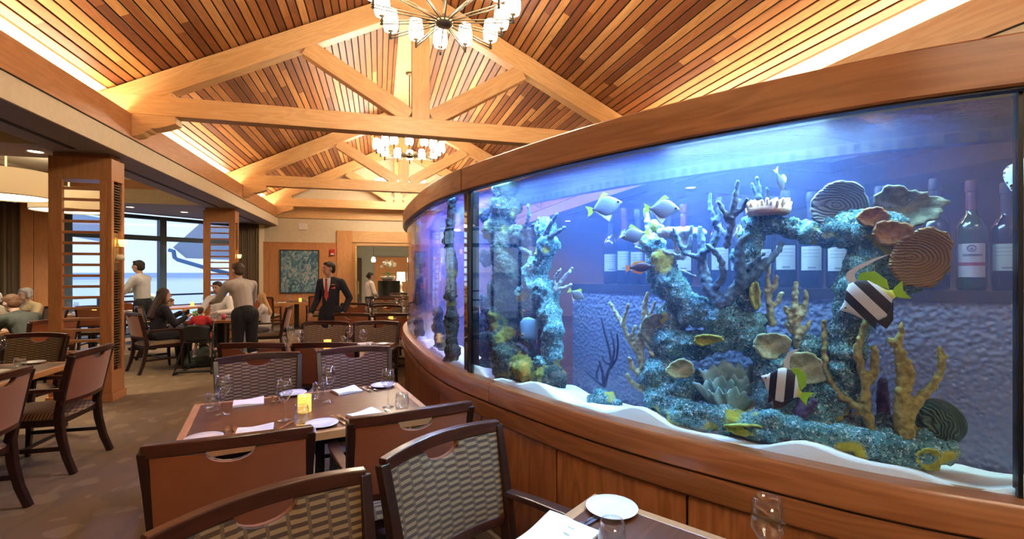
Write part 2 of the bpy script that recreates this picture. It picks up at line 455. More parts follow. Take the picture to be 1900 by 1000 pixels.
# ---------------- trusses
def beam(name, p0, p1, depth, thick, y, mat, parent, bev=.008):
    p0 = Vector(p0); p1 = Vector(p1); d = p1 - p0; L = d.length
    o = MB().box((-L / 2, -thick / 2, -depth / 2), (L / 2, thick / 2, depth / 2)).build(name, mat, parent)
    c = (p0 + p1) / 2; o.location = (c.x, y, c.y); o.rotation_euler = (0, -math.atan2(d.y, d.x), 0)
    return bevel(o, bev)
corbel = [(-2.98, 3.56), (-2.5, 3.56), (-2.5, 3.47), (-2.54, 3.455), (-2.62, 3.42), (-2.70, 3.395), (-2.77, 3.385), (-2.79, 3.36), (-2.84, 3.345), (-2.87, 3.315), (-2.92, 3.29), (-2.98, 3.28)]
def truss(y, label):
    t = thing('roof_truss', label, 'roof truss', (RX, y + .1, ZF1), kind='thing', group='timber roof trusses')
    inv = Vector((RX, y + .1, ZF1))
    def sub(o): o.location = Vector(o.location) - inv; return o
    F = FIR('X')
    sub(beam('bottom_chord', (-3.33, 3.685), (mx(-3.33), 3.685), .25, .2, y + .1, F, t))
    ofs = .145 / math.cos(th)
    zr = EAVE_Z + (RX - EAVE_X) * SLOPE - ofs
    ze = EAVE_Z + (-3.25 - EAVE_X) * SLOPE - ofs
    for s in (-1, 1):
        f = (lambda x: x) if s < 0 else mx
        sub(beam('top_chord', (f(-3.25), ze), (f(RX - .06), zr - .03), .28, .192, y + .1, F, t))
        sub(beam('strut', (f(-.96), 4.66), (f(.42), 3.83), .235, .17, y + .1, F, t))
        m = MB().prism([(f(px) - RX, pz - ZF1) for px, pz in corbel], 'Y', -.1, .1)
        bevel(m.build('corbel', FIR('X'), t), .006)
        MB().prism([(f(hx) - RX, hz - ZF1) for hx, hz in ((-3.36, 3.78), (-2.55, 3.78), (-2.55, 3.90), (-2.9, 3.95))], 'Y', -.088, .088).build('heel_block', FIR('X'), t)
    kp = MB().box((-.127, -.09, 0), (.127, .09, 1.9)).build('king_post', FIR('Z'), t); kp.location = (0, 0, .12); bevel(kp, .006)
    return t
truss(7.0, 'timber roof truss nearest the front, its bottom beam passing behind the aquarium top rail')
truss(12.05, 'second timber roof truss, in front of the middle chandelier king post')
truss(15.55, 'farthest timber roof truss standing just before the cream gable wall')

# ---------------- back wall
M_PANEL = wood('wall_panel_wood', (.42, .17, .06), (.58, .27, .10), 'Z', .4, .12)
OX0, OX1, OZ = -.73, 1.89, 2.43
PX0, PX1, PZ = -1.29, 2.45, 2.89
bw = struct(MB().build('wall_back', M_CREAM))
struct(box('wall_plaster', (-3.9, YB, 0), (OX0, YB + .2, 3.6), M_CREAM, bw)); struct(box('wall_plaster', (OX1, YB, 0), (9.2, YB + .2, 3.6), M_CREAM, bw))
struct(box('wall_plaster', (OX0, YB, OZ), (OX1, YB + .2, 3.6), M_CREAM, bw))
struct(MB().prism([(-3.6, 3.6), (mx(-3.6), 3.6), (RX, 5.75)], 'Y', YB, YB + .2).build('gable', plain('gable_paint', (.72, .62, .44), .7), bw))
box('fascia_board', (-3.0, YB - .05, 3.25), (mx(-3.0), YB, 3.49), FIR('X'), bw, .004)
xs = [-3.9 + .66 * i for i in range(4)] + [PX0]
for a, b in zip(xs, xs[1:]): box('panel', (a + .003, YB - .025, .14), (b - .003, YB, 2.48), M_PANEL, bw, .003)
box('panel_cap', (-3.9, YB - .035, 2.48), (PX0, YB, 2.505), M_PANEL, bw)
tb = struct(box('baseboard_back', (-3.9, YB - .04, 0), (PX0, YB, .14), M_PANEL))
# portal casing
dr = struct(MB().build('door_1', M_PANEL)); 
FP = wood('portal_wood', (.50, .225, .075), (.68, .36, .14), 'Z', .4, .1)
box('casing', (PX0, YB - .06, 0), (OX0 - .10, YB + .02, PZ), FP, dr, .006)
box('casing', (OX1 + .1, YB - .06, 0), (PX1, YB + .02, PZ), FP, dr, .006)
box('casing_head', (OX0 - .10, YB - .06, OZ + .1), (OX1 + .1, YB + .02, PZ), FIR('X'), dr, .006)
box('jamb', (OX0 - .10, YB - .03, 0), (OX0, YB + .5, OZ + .1), FP, dr, .004)
box('jamb', (OX1, YB - .03, 0), (OX1 + .1, YB + .5, OZ + .1), FP, dr, .004)
box('head_jamb', (OX0, YB - .03, OZ), (OX1, YB + .5, OZ + .1), FIR('X'), dr, .004)
# brass glazed door leaf standing open against the left jamb
lf = MB().box((OX0 + .02, YB - .55, .05), (OX0 + .05, YB - .03, 2.35)).build('door_leaf', thin_glass('door_glass', (.95, .92, .85), 1.5, .0, .06), dr)
box('door_stile', (OX0 + .01, YB - .60, .02), (OX0 + .06, YB - .55, 2.4), plain('bright_brass', (.75, .58, .28), .25, .9), dr, .006)
box('door_pull', (OX0 + .09, YB - .56, .9), (OX0 + .12, YB - .53, 1.3), plain('bright_brass', (.75, .58, .28), .25, .9), dr, .006)

# ---------------- foyer beyond the doorway
M_FOYER = plain('foyer_grey', (.34, .35, .33), .7)
struct(box('floor_foyer', (-4, YB + .02, -.1), (6, 22.2, 0), plain('foyer_tile', (.62, .55, .42), .35)))
fy = struct(MB().build('wall_foyer', M_FOYER))
box('wall_plaster', (-4, 22, 0), (6, 22.2, 2.9), M_FOYER, fy); box('wall_plaster', (-2.9, YB + .2, 0), (-2.7, 22, 2.9), M_FOYER, fy); box('wall_plaster', (4.4, YB + .2, 0), (4.6, 22, 2.9), M_FOYER, fy)
struct(box('ceiling_foyer', (-2.9, YB + .2, 2.9), (4.6, 22.2, 3.0), M_WHITE))
box('wood_panel', (-.2, 21.95, .75), (2.1, 22.0, 2.25), M_PANEL, fy)
d2 = struct(box('door_2', (-2.0, 21.93, 0), (-.75, 22.0, 2.2), plain('foyer_door_dark', (.06, .03, .018), .4)))
box('door_glass', (-1.87, 21.91, .1), (-.88, 21.94, 2.05), plain('foyer_door_glass', (.25, .24, .21), .2), d2)
FOYER_L = []
for x in (-1.6, .4, 2.2):
    FOYER_L.append((x, 19.6, 2.899, 'added fill downlight in the foyer ceiling, %s' % {-1.6: 'over the grey glazed door', .4: 'before the wood wall panel', 2.2: 'over the table lamp'}[x]))

# ---------------- diagonal window wall
E45 = Vector((1, 1, 0)).normalized(); W0 = Vector((-7.2, 12.2, 0)); K = W0.x - W0.y
def s_of(px):
    q = (px - CX) / F_PX; k1 = q * CA + SA; k2 = -q * SA + CA; d = K / (k1 - k2)
    return (Vector((k1 * d, k2 * d, 0)) - W0).dot(E45)
S = {p: s_of(p) for p in (0, 30, 118, 138, 295, 308, 430, 440, 467)}
def wbox(name, s0, s1, y0, y1, z0, z1, mat, parent=None, bev=0.0):
    o = MB().box((s0 - (s0 + s1) / 2, y0, z0), (s1 - (s0 + s1) / 2, y1, z1)).build(name, mat, parent)
    o.location = W0 + E45 * ((s0 + s1) / 2); o.rotation_euler = (0, 0, PI / 4)
    if bev: bevel(o, bev)
    return o
HEAD = 2.985; TR = 2.43
def window(name, s0, s1, mulls):
    w = struct(MB().build(name, M_FRAME)); fw = .075
    edges = [s0] + mulls + [s1]
    for e in edges: wbox('mullion', e - fw, e + fw, -.05, .12, 0, HEAD, M_FRAME, w, .006)
    for a, b in zip(edges, edges[1:]):
        for z0, z1 in ((HEAD - .09, HEAD), (TR - .06, TR + .06), (0, .10)): wbox('transom', a + fw, b - fw, -.045, .10, z0, z1, M_FRAME, w, .005)
        wbox('pane', a + fw, b - fw, .03, .036, .10, TR - .06, M_WINDOW, w); wbox('pane', a + fw, b - fw, .03, .036, TR + .06, HEAD - .09, M_WINDOW, w)
window('window_1', S[138] - .12, S[440] + .05, [(S[295] + S[308]) / 2])
window('window_2', S[0] - 4.2, S[30] - .05, [S[0] - 2.7, S[0] - 1.2])
wl = struct(MB().build('wall_left', M_PANEL))
k = 3; sw = (S[118] - .02 - S[30]) / k
for i in range(k): wbox('panel', S[30] + i * sw + .003, S[30] + (i + 1) * sw - .003, -.08, .12, 0, ZS, M_PANEL, wl, .004)
wbox('wall_plaster', S[440] + .05, S[467] + .6, -.02, .15, 0, ZS, M_CREAM, wl)
struct(box('wall_side', (-11.1, YN, 0), (-10.9, 8.6, 3.3), M_PANEL))
def curtain(label, s0, s1, y=-.16, n=9, z1=3.0):
    m = MB(); L = s1 - s0
    def fn(u, v):
        w = .035 * math.sin(u * n * 2 * PI) + .01 * math.sin(u * n * 4.7 * PI + 2)
        p = W0 + E45 * (s0 + u * L + .012 * math.sin(u * n * 4 * PI)); nn = Vector((-E45.y, E45.x, 0)) * (y + w * (1.15 - .3 * v))
        return (p.x + nn.x, p.y + nn.y, .02 + v * (z1 - .02))
    m.grid(fn, n * 14, 4)
    o = m.build('curtain', plain('curtain_fabric', (.155, .115, .075), .9), smooth=True, fix=False)
    sd = o.modifiers.new('solid', 'SOLIDIFY'); sd.thickness = .006
    return tag(o, label, 'curtain')
curtain('gathered brown curtain at the end of the picture window beside the back wall', S[440] - .02, S[467] + .12, n=7)
curtain('gathered brown curtain behind the white-haired diner, left of the wood wall', S[0] - .7, S[30] + .02, n=9)

# other end and sides of the restaurant (behind the camera and beyond the aquarium)
struct(box('wall_front', (-11, YN - .2, 0), (9.2, YN, 5.8), M_CREAM)); struct(box('wall_right', (9.0, YN, 0), (9.2, YB, 3.3), plain('bar_wall', (.20, .17, .15), .6)))

# ---------------- outside: terrace, sea, neighbouring eaves
def sea():
    t = NT('sea_surface'); vec = t.coord('Object', (1, 1, 1), rot=(0, 0, -PI / 4))
    sp = t.n('ShaderNodeSeparateXYZ'); t.l(vec, sp.inputs[0])
    far = t.math('DIVIDE', sp.outputs[1], 520.0)
    n1 = t.noise(t.coord('Object', (.006, .018, 1), rot=(0, 0, -PI / 4)), 2.0, 5, .6)
    foam = t.math('SUBTRACT', t.math('ADD', n1, .32), t.math('MULTIPLY', far, .42))
    foam = t.ramp(foam, [(.24, (0, 0, 0)), (.42, (1, 1, 1))])
    c = t.mix(foam, (.36, .48, .66), (.95, .97, 1.0)); t.bsdf(c, .7); return t.m
sm = MB().box((-7000, -7000, -.5), (7000, 7000, 0)).build('sea', sea()); sm.location = (0, 0, -6); struct(sm)
ter = MB().prism([(-11, 8.4), (-3.9, 15.5), (-3.9, 19.5), (-6.2, 19.5), (-15, 11)], 'Z', -.3, -.06).build('ground_terrace', plain('terrace_paving', (.45, .45, .46), .7)); struct(ter)
rail = thing('terrace_railing', 'dark blue metal guard railing outside the picture window', 'railing', W0 + Vector((-1, 1, 0)) * 1.3, PI / 4)
for s in (-2.5, -1, .5, 2, 3.5, 5):
    bevel(MB().box((s - .025, -.025, -.06), (s + .025, .025, .92)).build('post', M_FRAME, rail), .004)
for z in (.30, .60, .92): MB().box((-2.6, -.03, z - .025), (5.2, .03, z + .025)).build('rail', M_FRAME, rail)
M_ROOF = plain('slate_blue_roof', (.42, .50, .62), .6)
def eave(label, polys, d0, d1, gutter):
    root = thing('roof_neighbour', label, 'roof eave', at(polys[0][0], HY, d0) * 1.0, kind='structure')
    root.location.z = 0; inv = Vector(root.location)
    for nm, poly, mat in (('roof_slope', polys, M_ROOF),):
        m = MB(); a = [m.vert(at(px, py, d0) - inv) for px, py in poly]; b = [m.vert(at(px, py, d0) + (at(px, py, d0).normalized() * 0) + Vector((SA, CA, 0)) * (d1 - d0) - inv) for px, py in poly]
        k = len(a); m.f.append(tuple(a)); m.f.append(tuple(b[::-1])); m.f += [(a[i], a[(i + 1) % k], b[(i + 1) % k], b[i]) for i in range(k)]
        m.build(nm, mat, root)
    if gutter: MB().tube([at(px, py, d0 - .1) - inv for px, py in gutter], .07, 8).build('gutter_pipe', plain('gutter_blue', (.12, .24, .42), .5), root, True)
    return root
eave('slate blue neighbouring roof eave with a gutter pipe outside the window', [(321, 459), (378, 408), (432, 360), (442, 360), (442, 480), (345, 479)], 17, 20, [(314, 464), (322, 466), (324, 478), (330, 482), (378, 496), (430, 509)])
eave('slate blue roof slope seen through the front column lattice', [(95, 388), (184, 404), (200, 408), (200, 452), (184, 448), (95, 432)], 16, 16.3, None)

# ---------------- lattice columns
M_COLW = wood('column_wood', (.34, .135, .048), (.50, .225, .085), 'Z', .4, .08)
M_COLX = wood('column_slat_wood', (.34, .135, .048), (.50, .225, .085), 'X', .4, .15)
def column(y, label):
    t = thing('lattice_column', label, 'column', (-3.4575, y + .15, 0), group='lattice columns')
    def b(name, a, c, mat=M_COLW, bev=.005, parent=t):
        return box(name, a, c, mat, parent, bev)
    w, dp = .3175, .15
    b('post', (-w, -dp, .36), (-w + .135, -dp + .05, 2.70))
    b('post', (w - .125, -dp, .36), (w - .055, dp, 2.70))
    for sy in (-1, 1): b('corner_strip', (w - .055, sy * dp, .36), (w, sy * (dp - .055), 2.70))
    b('header', (-w, -dp, 2.70), (w, dp, 2.965)); b('crown', (-w + .03, -dp + .03, 2.965), (w - .03, dp - .03, ZS))
    b('base', (-w, -dp, .10), (w, dp, .36)); b('plinth', (-w - .018, -dp - .018, 0), (w + .018, dp + .018, .10))
    for sy in (-1,):
        z = .49
        while z < 2.66:
            b('slat', (-w + .135, sy * (dp - .025) - .018, z - .016), (w - .125, sy * (dp - .025) + .018, z + .016), M_COLX, .003); z += .131
    b('grille_back', (w - .057, -dp + .055, .36), (w - .05, dp - .055, 2.7), M_DARK, 0)
    b('niche_panel', (w - .05, -dp + .055, 1.60), (w - .035, dp - .055, 2.07), plain('niche_bronze', (.20, .15, .08), .4, .4), 0)
    M_GR = plain('grille_bronze', (.09, .055, .03), .5)
    for z0, z1 in ((.42, 1.6), (2.09, 2.68)):
        z = z0
        while z < z1:
            b('louvre', (w - .05, -dp + .055, z), (w - .018, dp - .055, z + .013), M_GR, 0); z += .033
    return t
column(6.9, 'slatted wooden column nearest the front, beside the side-facing armchair')
column(12.05, 'farther slatted wooden column behind the bending waiter')
def sconce(loc, label):
    t = thing('wall_sconce', label, 'wall lamp', loc, group='column sconces')
    br = plain('bright_brass', (.75, .58, .28), .25, .9)
    bevel(MB().box((-.02, -.05, -.24), (0, .05, .08)).build('backplate', br, t), .006)
    MB().tube([(0, 0, -.03), (.03, 0, -.035), (.06, 0, -.02)], .008, 8).build('arm', br, t, True)
    MB().lathe([(.012, -.03), (.03, -.025), (.042, .01), (.045, .055), (.043, .055), (.038, .01), (.02, -.015)], 16, (.06, 0, 0)).build('glass_cup', glow('amber_glass_glow', (1, .55, .13), 3.2), t, True)
    MB().ball((.06, 0, .02), .016).build('bulb', glow('small_bulb', (1, .8, .45), 40), t, True)
    MB().lathe([(.035, -.20), (.05, -.2), (.045, -.15), (.03, -.13)], 16, (.03, 0, 0), True).build('lower_bowl', plain('ivory_bowl', (.7, .6, .4), .4), t, True)
    return t
sconce((-3.4575 + .3175 - .033 + .02, 7.05, 1.93), 'small amber glass sconce on the column nearest the front')
sconce((-3.4575 + .3175 - .033 + .02, 12.2, 1.93), 'small amber glass sconce on the farther column')
# ================================================================== LAMPS
def chandelier(y, label, zh=3.91, x=RX):
    t = thing('chandelier', label, 'chandelier', (x, y, zh), group='ring chandeliers')
    zc = EAVE_Z + (RX - EAVE_X) * SLOPE - .155 - zh
    MB().lathe([(.0, 0), (.075, 0), (.075, -.025), (.03, -.045), (0, -.05)], 18, (0, 0, zc)).build('canopy', M_BRASS, t, True)
    MB().tube([(0, 0, .05), (0, 0, zc)], .011, 8).build('stem', M_BRASS, t)
    MB().lathe([(0, -.045), (.06, -.04), (.085, -.02), (.085, .01), (.05, .03), (.025, .06), (0, .09)], 20).build('hub', M_BRASS, t, True)
    n = 14
    for i in range(n):
        a = 2 * PI * (i + .35) / n; R = .66 if i % 2 else .60
        c, s = math.cos(a), math.sin(a)
        arm = MB()
        for dz in (-.012, .016): arm.tube([(.07 * c, .07 * s, dz), (R * c, R * s, dz)], .0065, 6)
        arm.lathe([(.012, -.02), (.012, .05), (.03, .06), (.03, .068)], 10, ((R - .02) * c, (R - .02) * s, 0), True)
        ao = arm.build('arm', M_BRASS, t, True)
        MB().lathe([(.030, .068), (.062, .07), (.074, .11), (.073, .17), (.058, .265), (.052, .27), (.068, .17), (.069, .11), (.055, .078), (.0, .072)], 16, ((R - .02) * c, (R - .02) * s, 0)).build('shade', M_SHADE, ao, True)
    return t
chandelier(4.45, 'large ring chandelier with frosted glass shades at the top edge, nearest the front')
chandelier(9.75, 'middle ring chandelier seen below the first truss beam')
chandelier(13.85, 'far ring chandelier just showing below the second truss beam')

chandelier(-2.6, 'added unseen ring chandelier behind the viewpoint, warm fill for the near chairs')  # unseen chandelier, added as warm fill on the foreground
def drum(x, y, label, r=.50):
    t = thing('drum_pendant', label, 'pendant lamp', (x, y, 2.63), group='drum pendants')
    h = .36
    MB().lathe([(r, .0), (r, h), (r - .012, h), (r - .012, 0), (r, 0)], 48).build('shade', M_DRUM, t, True)
    MB().lathe([(0, .012), (r - .014, .012), (r - .014, .03), (0, .03)], 48).build('diffuser', M_DRUMB, t)
    MB().lathe([(r - .003, -.006), (r + .004, -.006), (r + .004, .006), (r - .003, .006), (r - .003, -.006)], 48).build('rim', M_BRASS, t)
    MB().tube([(0, 0, .03), (0, 0, .95)], .012, 8).build('stem', plain('white_stem', (.8, .75, .65), .4), t)
    MB().lathe([(.07, .93), (.07, .95), (0, .95)], 16).build('canopy', plain('white_stem', (.8, .75, .65), .4), t)
    return t
drum(-5.05, 8.35, 'large glowing fabric drum pendant at the left edge of the picture')
drum(-5.15, 9.95, 'glowing drum pendant seen through the slats of the front column')


def downlight(x, y, z, label, power=9.0):
    t = thing('recessed_downlight', label, 'downlight', (x, y, z), group='recessed downlights')
    MB().lathe([(.075, 0), (.09, -.006), (.09, 0), (.075, .02)], 20).build('trim_ring', M_WHITE, t, True)
    MB().lathe([(0, .001), (.07, .001), (.07, .004), (0, .004)], 20).build('lens', glow('soffit_lens', (1, .85, .6), 16), t)
    l = bpy.data.lights.new('downlight_beam', 'SPOT'); l.energy = power * L_DOWN; l.color = (1, .78, .52); l.spot_size = math.radians(95); l.spot_blend = .8; l.shadow_soft_size = .07
    o = bpy.data.objects.new('downlight_beam', l); link(o, t); o.location = (0, 0, -.02)
    return t
for i, (x, y, w) in enumerate(((-3.9, 13.1, 'near the far column head'), (-4.5, 13.1, 'above the picture window mullion'), (-5.3, 12.4, 'over the corner window table'), (-3.95, 7.0, 'behind the front column head'), (-5.4, 7.0, 'over the left-hand diners'))):
    downlight(x, y, ZS - .001, 'small round recessed downlight ' + w, 110)
for x, y, z, lb in FOYER_L: downlight(x, y, z, lb, 150)  # foyer downlights are added lamps that brighten a dark foyer
for i, (y, w) in enumerate(((1.0, 'near end'), (7.0, 'middle'), (12.5, 'far end'))): downlight(5.1, y, ZS - .001, 'added fill downlight over the dim bar beyond the aquarium, ' + w, 25)  # lamps added to give the bar some light

# ================================================================== ARMCHAIR
def make_chair():
    t = thing('armchair', 'x', 'armchair')
    Mh = ESPRESSO('Z'); Me = ESPRESSO('Y'); Mx = MAHOG('X'); My = MAHOG('Y')
    def yb(u, z): return -.235 - .095 * max(0, (z - .46)) / .47 * 1.0 - .045 * (1 - (u / .28) ** 2)
    for s in (-1, 1):
        m = MB(); m.tube([(s * .262, -.335, 0), (s * .258, -.285, .14), (s * .256, -.25, .30), (s * .258, -.235, .46), (s * .266, -.262, .62), (s * .274, -.296, .78), (s * .282, -.333, .93)], [1, 1.05, 1.15, 1.2, 1.1, 1.0, .95], flat=(.019, .023), up=(0, 1, 0))
        bevel(m.build('back_leg', Mh, t), .005)
        m = MB(); m.tube([(s * .268, .262, 0), (s * .268, .25, .2), (s * .268, .245, .44), (s * .272, .225, .655)], [.75, 1, 1.1, .85], flat=(.020, .020), up=(0, 1, 0))
        bevel(m.build('front_leg', Mh, t), .005)
        m = MB(); m.tube([(s * .268, -.275, .665), (s * .278, -.12, .668), (s * .283, .08, .666), (s * .276, .25, .655)], [.9, 1, 1.15, 1.0], flat=(.024, .013), up=(0, 0, 1))
        bevel(m.build('arm', My, t), .006)
        m = MB(); m.box((s * .262 - .01, -.25, .19), (s * .262 + .01, .25, .22)); m.build('stretcher', Me, t)
    MB().box((-.26, -.01, .195), (.26, .01, .218)).build('stretcher', ESPRESSO('X'), t)
    # crest rail and lower back rail, bowed in plan
    def rail(name, z, hh, tk, arch=0.0):
        m = MB(); n = 12; pts = []
        for i in range(n + 1):
            u = -.285 + .57 * i / n; pts.append((u, yb(u, z), z + arch * (1 - (u / .285) ** 2)))
        m.tube(pts, 1.0, flat=(tk, hh), up=(0, 0, 1)); return bevel(m.build(name, Mx, t), .005)
    rail('crest_rail', .925, .024, .018, .012); rail('lower_rail', .565, .02, .017)
    def notch(u): return .044 * math.sqrt(max(0.0, 1 - (u / .082) ** 2)) if abs(u) < .082 else 0.0
    us = [-.262, -.24, -.2, -.16, -.12, -.1, -.082, -.078, -.068, -.055, -.03, 0, .03, .055, .068, .078, .082, .1, .12, .16, .2, .24, .262]
    def pad(name, mat, yoff, thick, bulge):
        m = MB(); nv = 8
        front = []
        for i, u in enumerate(us):
            col = []
            for j in range(nv + 1):
                ztop = .905 - notch(u); z = .578 + (ztop - .578) * j / nv
                bl = bulge * (1 - (u / .262) ** 4) * (1 - (2 * j / nv - 1) ** 4)
                col.append(m.vert((u, yb(u, z) + yoff + bl, z), (u + .5, z)))
            front.append(col)
        back = [[m.vert((m.v[v][0], yb(m.v[v][0], m.v[v][2]) + yoff - thick, m.v[v][2]), (m.v[v][0] + .5, m.v[v][2])) for v in col] for col in front]
        n = len(us)
        for i in range(n - 1):
            for j in range(nv):
                m.f.append((front[i][j], front[i + 1][j], front[i + 1][j + 1], front[i][j + 1])); m.f.append((back[i][j], back[i][j + 1], back[i + 1][j + 1], back[i + 1][j]))
            m.f.append((front[i][nv], front[i + 1][nv], back[i + 1][nv], back[i][nv])); m.f.append((front[i][0], back[i][0], back[i + 1][0], front[i + 1][0]))
        for i in (0, n - 1):
            for j in range(nv): m.f.append((front[i][j], front[i][j + 1], back[i][j + 1], back[i][j]))
        return m.build(name, mat, t, 'auto')
    o = pad('back_pad', M_PATTERN, .016, .012, .012); o['label'] = 'beige and brown dash-woven inner back'
    o = pad('back_panel', M_RUST, -.001, .014, 0.0); o['label'] = 'plain rust fabric outer back with a hand slot'
    # seat
    m = MB(); n = 14
    def seat(u, v):
        a, b = 2 * u - 1, 2 * v - 1
        k = (1 - abs(a) ** 5) * (1 - abs(b) ** 5); w = .272 - .012 * (1 - v)
        return (a * w, -.235 + v * .50 + .03 * b * abs(b) * (1 - a * a), .435 + .05 * k ** .35 if k > 0 else .435)
    m.grid(seat, n, n, lambda u, v: (u * .55, v * .52)); k0 = len(m.v)
    m.build('seat', M_PATTERN, t, True)
    for a, b in (((-.262, -.245, .385), (.262, -.22, .44)), ((-.262, .235, .385), (.262, .262, .44))): bevel(MB().box(a, b).build('seat_rail', ESPRESSO('X'), t), .004)
    for s in (-1, 1): bevel(MB().box((s * .262 - .012, -.24, .385), (s * .262 + .012, .25, .44)).build('seat_rail', Me, t), .004)
    MB().box((-.26, -.23, .40), (.26, .24, .437)).build('seat_board', M_BLACK, t)
    return t
CHAIR0 = make_chair(); _first = [True]
def chair(x, y, deg, label, group=None):
    """deg: the way a sitter faces, 0 = +Y, counter-clockwise"""
    if _first[0]:
        _first[0] = False; o = CHAIR0; o.location = (x, y, 0); o.rotation_euler = (0, 0, math.radians(deg)); o['label'] = label
        if group: o['group'] = group
        return o
    return dup(CHAIR0, (x, y, 0), math.radians(deg), label, group)
def chair_by_back(bx, by, deg, label, group=None):
    a = math.radians(deg); return chair(bx - math.sin(a) * .36, by + math.cos(a) * .36, deg, label, group)

# ================================================================== TABLES
M_TTOP = wood('table_top_veneer', (.075, .024, .012), (.15, .053, .025), 'X', .32, .1, coat=.12)
M_TEDGE = wood('table_edge_maple', (.40, .18, .07), (.55, .28, .12), 'X', .35, .1)
def table(x, y, deg, label, L=1.28, W=.92, group='dining tables'):
    t = thing('dining_table', label, 'table', (x, y, 0), math.radians(deg), group)
    e = .04
    MB().box((-L / 2 + e, -W / 2 + e, .712), (L / 2 - e, W / 2 - e, .75)).build('top', M_TTOP, t)
    for s in (-1, 1):
        bevel(MB().box((-L / 2, s * W / 2 - (e if s > 0 else 0), .705), (L / 2, s * W / 2 + (0 if s > 0 else e), .7505)).build('edge_band', M_TEDGE, t), .004)
        bevel(MB().box((s * L / 2 - (e if s > 0 else 0), -W / 2 + e, .705), (s * L / 2 + (0 if s > 0 else e), W / 2 - e, .7505)).build('edge_band', wood('table_edge_maple_Y', (.40, .18, .07), (.55, .28, .12), 'Y', .35, .1), t), .004)
    bevel(MB().box((-.055, -.055, .04), (.055, .055, .70)).build('pedestal', M_BLACK, t), .004)
    MB().lathe([(0, 0), (.27, 0), (.28, .012), (.2, .03), (.07, .045), (0, .045)], 28).build('foot_plate', M_BLACK, t, 'auto')
    MB().box((-.3, -.2, .69), (.3, .2, .706)).build('top_plate', M_BLACK, t)
    return t

# ================================================================== TABLEWARE
def proto(build):
    cache = []
    def place(label, loc, rotz=0.0, group=None):
        if not cache:
            o = build(); cache.append(o); o.location = loc; o.rotation_euler = (0, 0, rotz); o['label'] = label
            if group: o['group'] = group
            return o
        return dup(cache[0], loc, rotz, label, group)
    return place
def _wine():
    o = MB().lathe([(0, 0), (.036, .001), (.037, .003), (.012, .008), (.0045, .02), (.004, .095), (.007, .105), (.028, .13), (.043, .155), (.041, .185), (.033, .232), (.0325, .232), (.040, .185), (.042, .156), (.027, .131), (.004, .108), (0, .107)], 28).build('wine_glass', M_CLEAR, None, True)
    return tag(o, 'x', 'wine glass')
def _tumb():
    o = MB().lathe([(0, 0), (.030, 0), (.038, .012), (.042, .035), (.040, .07), (.034, .105), (.0335, .105), (.039, .07), (.041, .036), (.034, .016), (0, .012)], 28).build('water_tumbler', M_CLEAR, None, True)
    return tag(o, 'x', 'tumbler')
def _napkin():
    m = MB()
    def fn(u, v): return ((u - .5) * .17, (v - .5) * .15, .012 + .004 * math.sin(5 * u + 3 * v) + (.012 * max(0, u - .7) if v > .6 else 0))
    ids = m.grid(fn, 8, 6); n = len(m.v)
    lo = [[m.vert((m.v[i][0], m.v[i][1], .0005)) for i in row] for row in ids]
    for i in range(8):
        m.f.append((ids[i][0], lo[i][0], lo[i + 1][0], ids[i + 1][0])); m.f.append((ids[i][6], ids[i + 1][6], lo[i + 1][6], lo[i][6]))
        for j in range(6): m.f.append((lo[i][j], lo[i][j + 1], lo[i + 1][j + 1], lo[i + 1][j]))
    for j in range(6):
        m.f.append((ids[0][j], ids[0][j + 1], lo[0][j + 1], lo[0][j])); m.f.append((ids[8][j], lo[8][j], lo[8][j + 1], ids[8][j + 1]))
    o = m.build('folded_napkin', M_LINEN, None, 'auto')
    return tag(o, 'x', 'napkin')
def _plate():
    o = MB().lathe([(0, .004), (.045, .003), (.047, 0), (.05, .003), (.085, .013), (.086, .015), (.084, .016), (.05, .007), (0, .007)], 40).build('bread_plate', M_CHINA, None, True)
    return tag(o, 'x', 'plate')
def _fork():
    m = MB(); m.tube([(0, -.095, .003), (0, -.05, .006), (0, .01, .004), (0, .035, .006)], [1.3, 1.0, .6, .9], flat=(.006, .0015))
    m.tube([(0, .033, .006), (0, .05, .005), (0, .055, .005)], [1, 1.4, 1.4], flat=(.008, .001))
    for k in (-1.5, -.5, .5, 1.5): m.tube([(k * .006, .053, .005), (k * .006, .08, .006), (k * .006, .098, .011)], [1, .9, .5], flat=(.0017, .001))
    return tag(m.build('fork', M_STEEL, None), 'x', 'fork')
def _knife():
    m = MB(); m.tube([(0, -.11, .004), (0, -.06, .005), (0, -.01, .004)], [1.1, 1.2, .8], flat=(.007, .003)); m.tube([(0, -.01, .004), (0, .03, .004), (.001, .085, .004), (.003, .11, .004)], [.8, 1.2, 1.1, .3], flat=(.008, .001))
    return tag(m.build('knife', M_STEEL, None), 'x', 'knife')
def mosaic():
    t = NT('mosaic_candle_glow'); tc = t.coord('Object', (1, 1, 1)); sp = t.n('ShaderNodeSeparateXYZ'); t.l(tc, sp.inputs[0])
    an = t.math('ARCTAN2', sp.outputs[1], sp.outputs[0]); cb = t.n('ShaderNodeCombineXYZ'); t.l(t.math('MULTIPLY', an, .04), cb.inputs[0]); t.l(sp.outputs[2], cb.inputs[1])
    br = t.n('ShaderNodeTexBrick'); br.inputs['Scale'].default_value = 60; br.inputs['Mortar Size'].default_value = .035; t.l(cb.outputs[0], br.inputs['Vector'])
    br.inputs['Color1'].default_value = (1, .62, .12, 1); br.inputs['Color2'].default_value = (.75, .34, .05, 1); br.inputs['Mortar'].default_value = (.25, .14, .03, 1)
    t.bsdf(br.outputs[0], .35, emit=br.outputs[0], estr=L_CANDLE); return t.m
M_MOSAIC = mosaic()
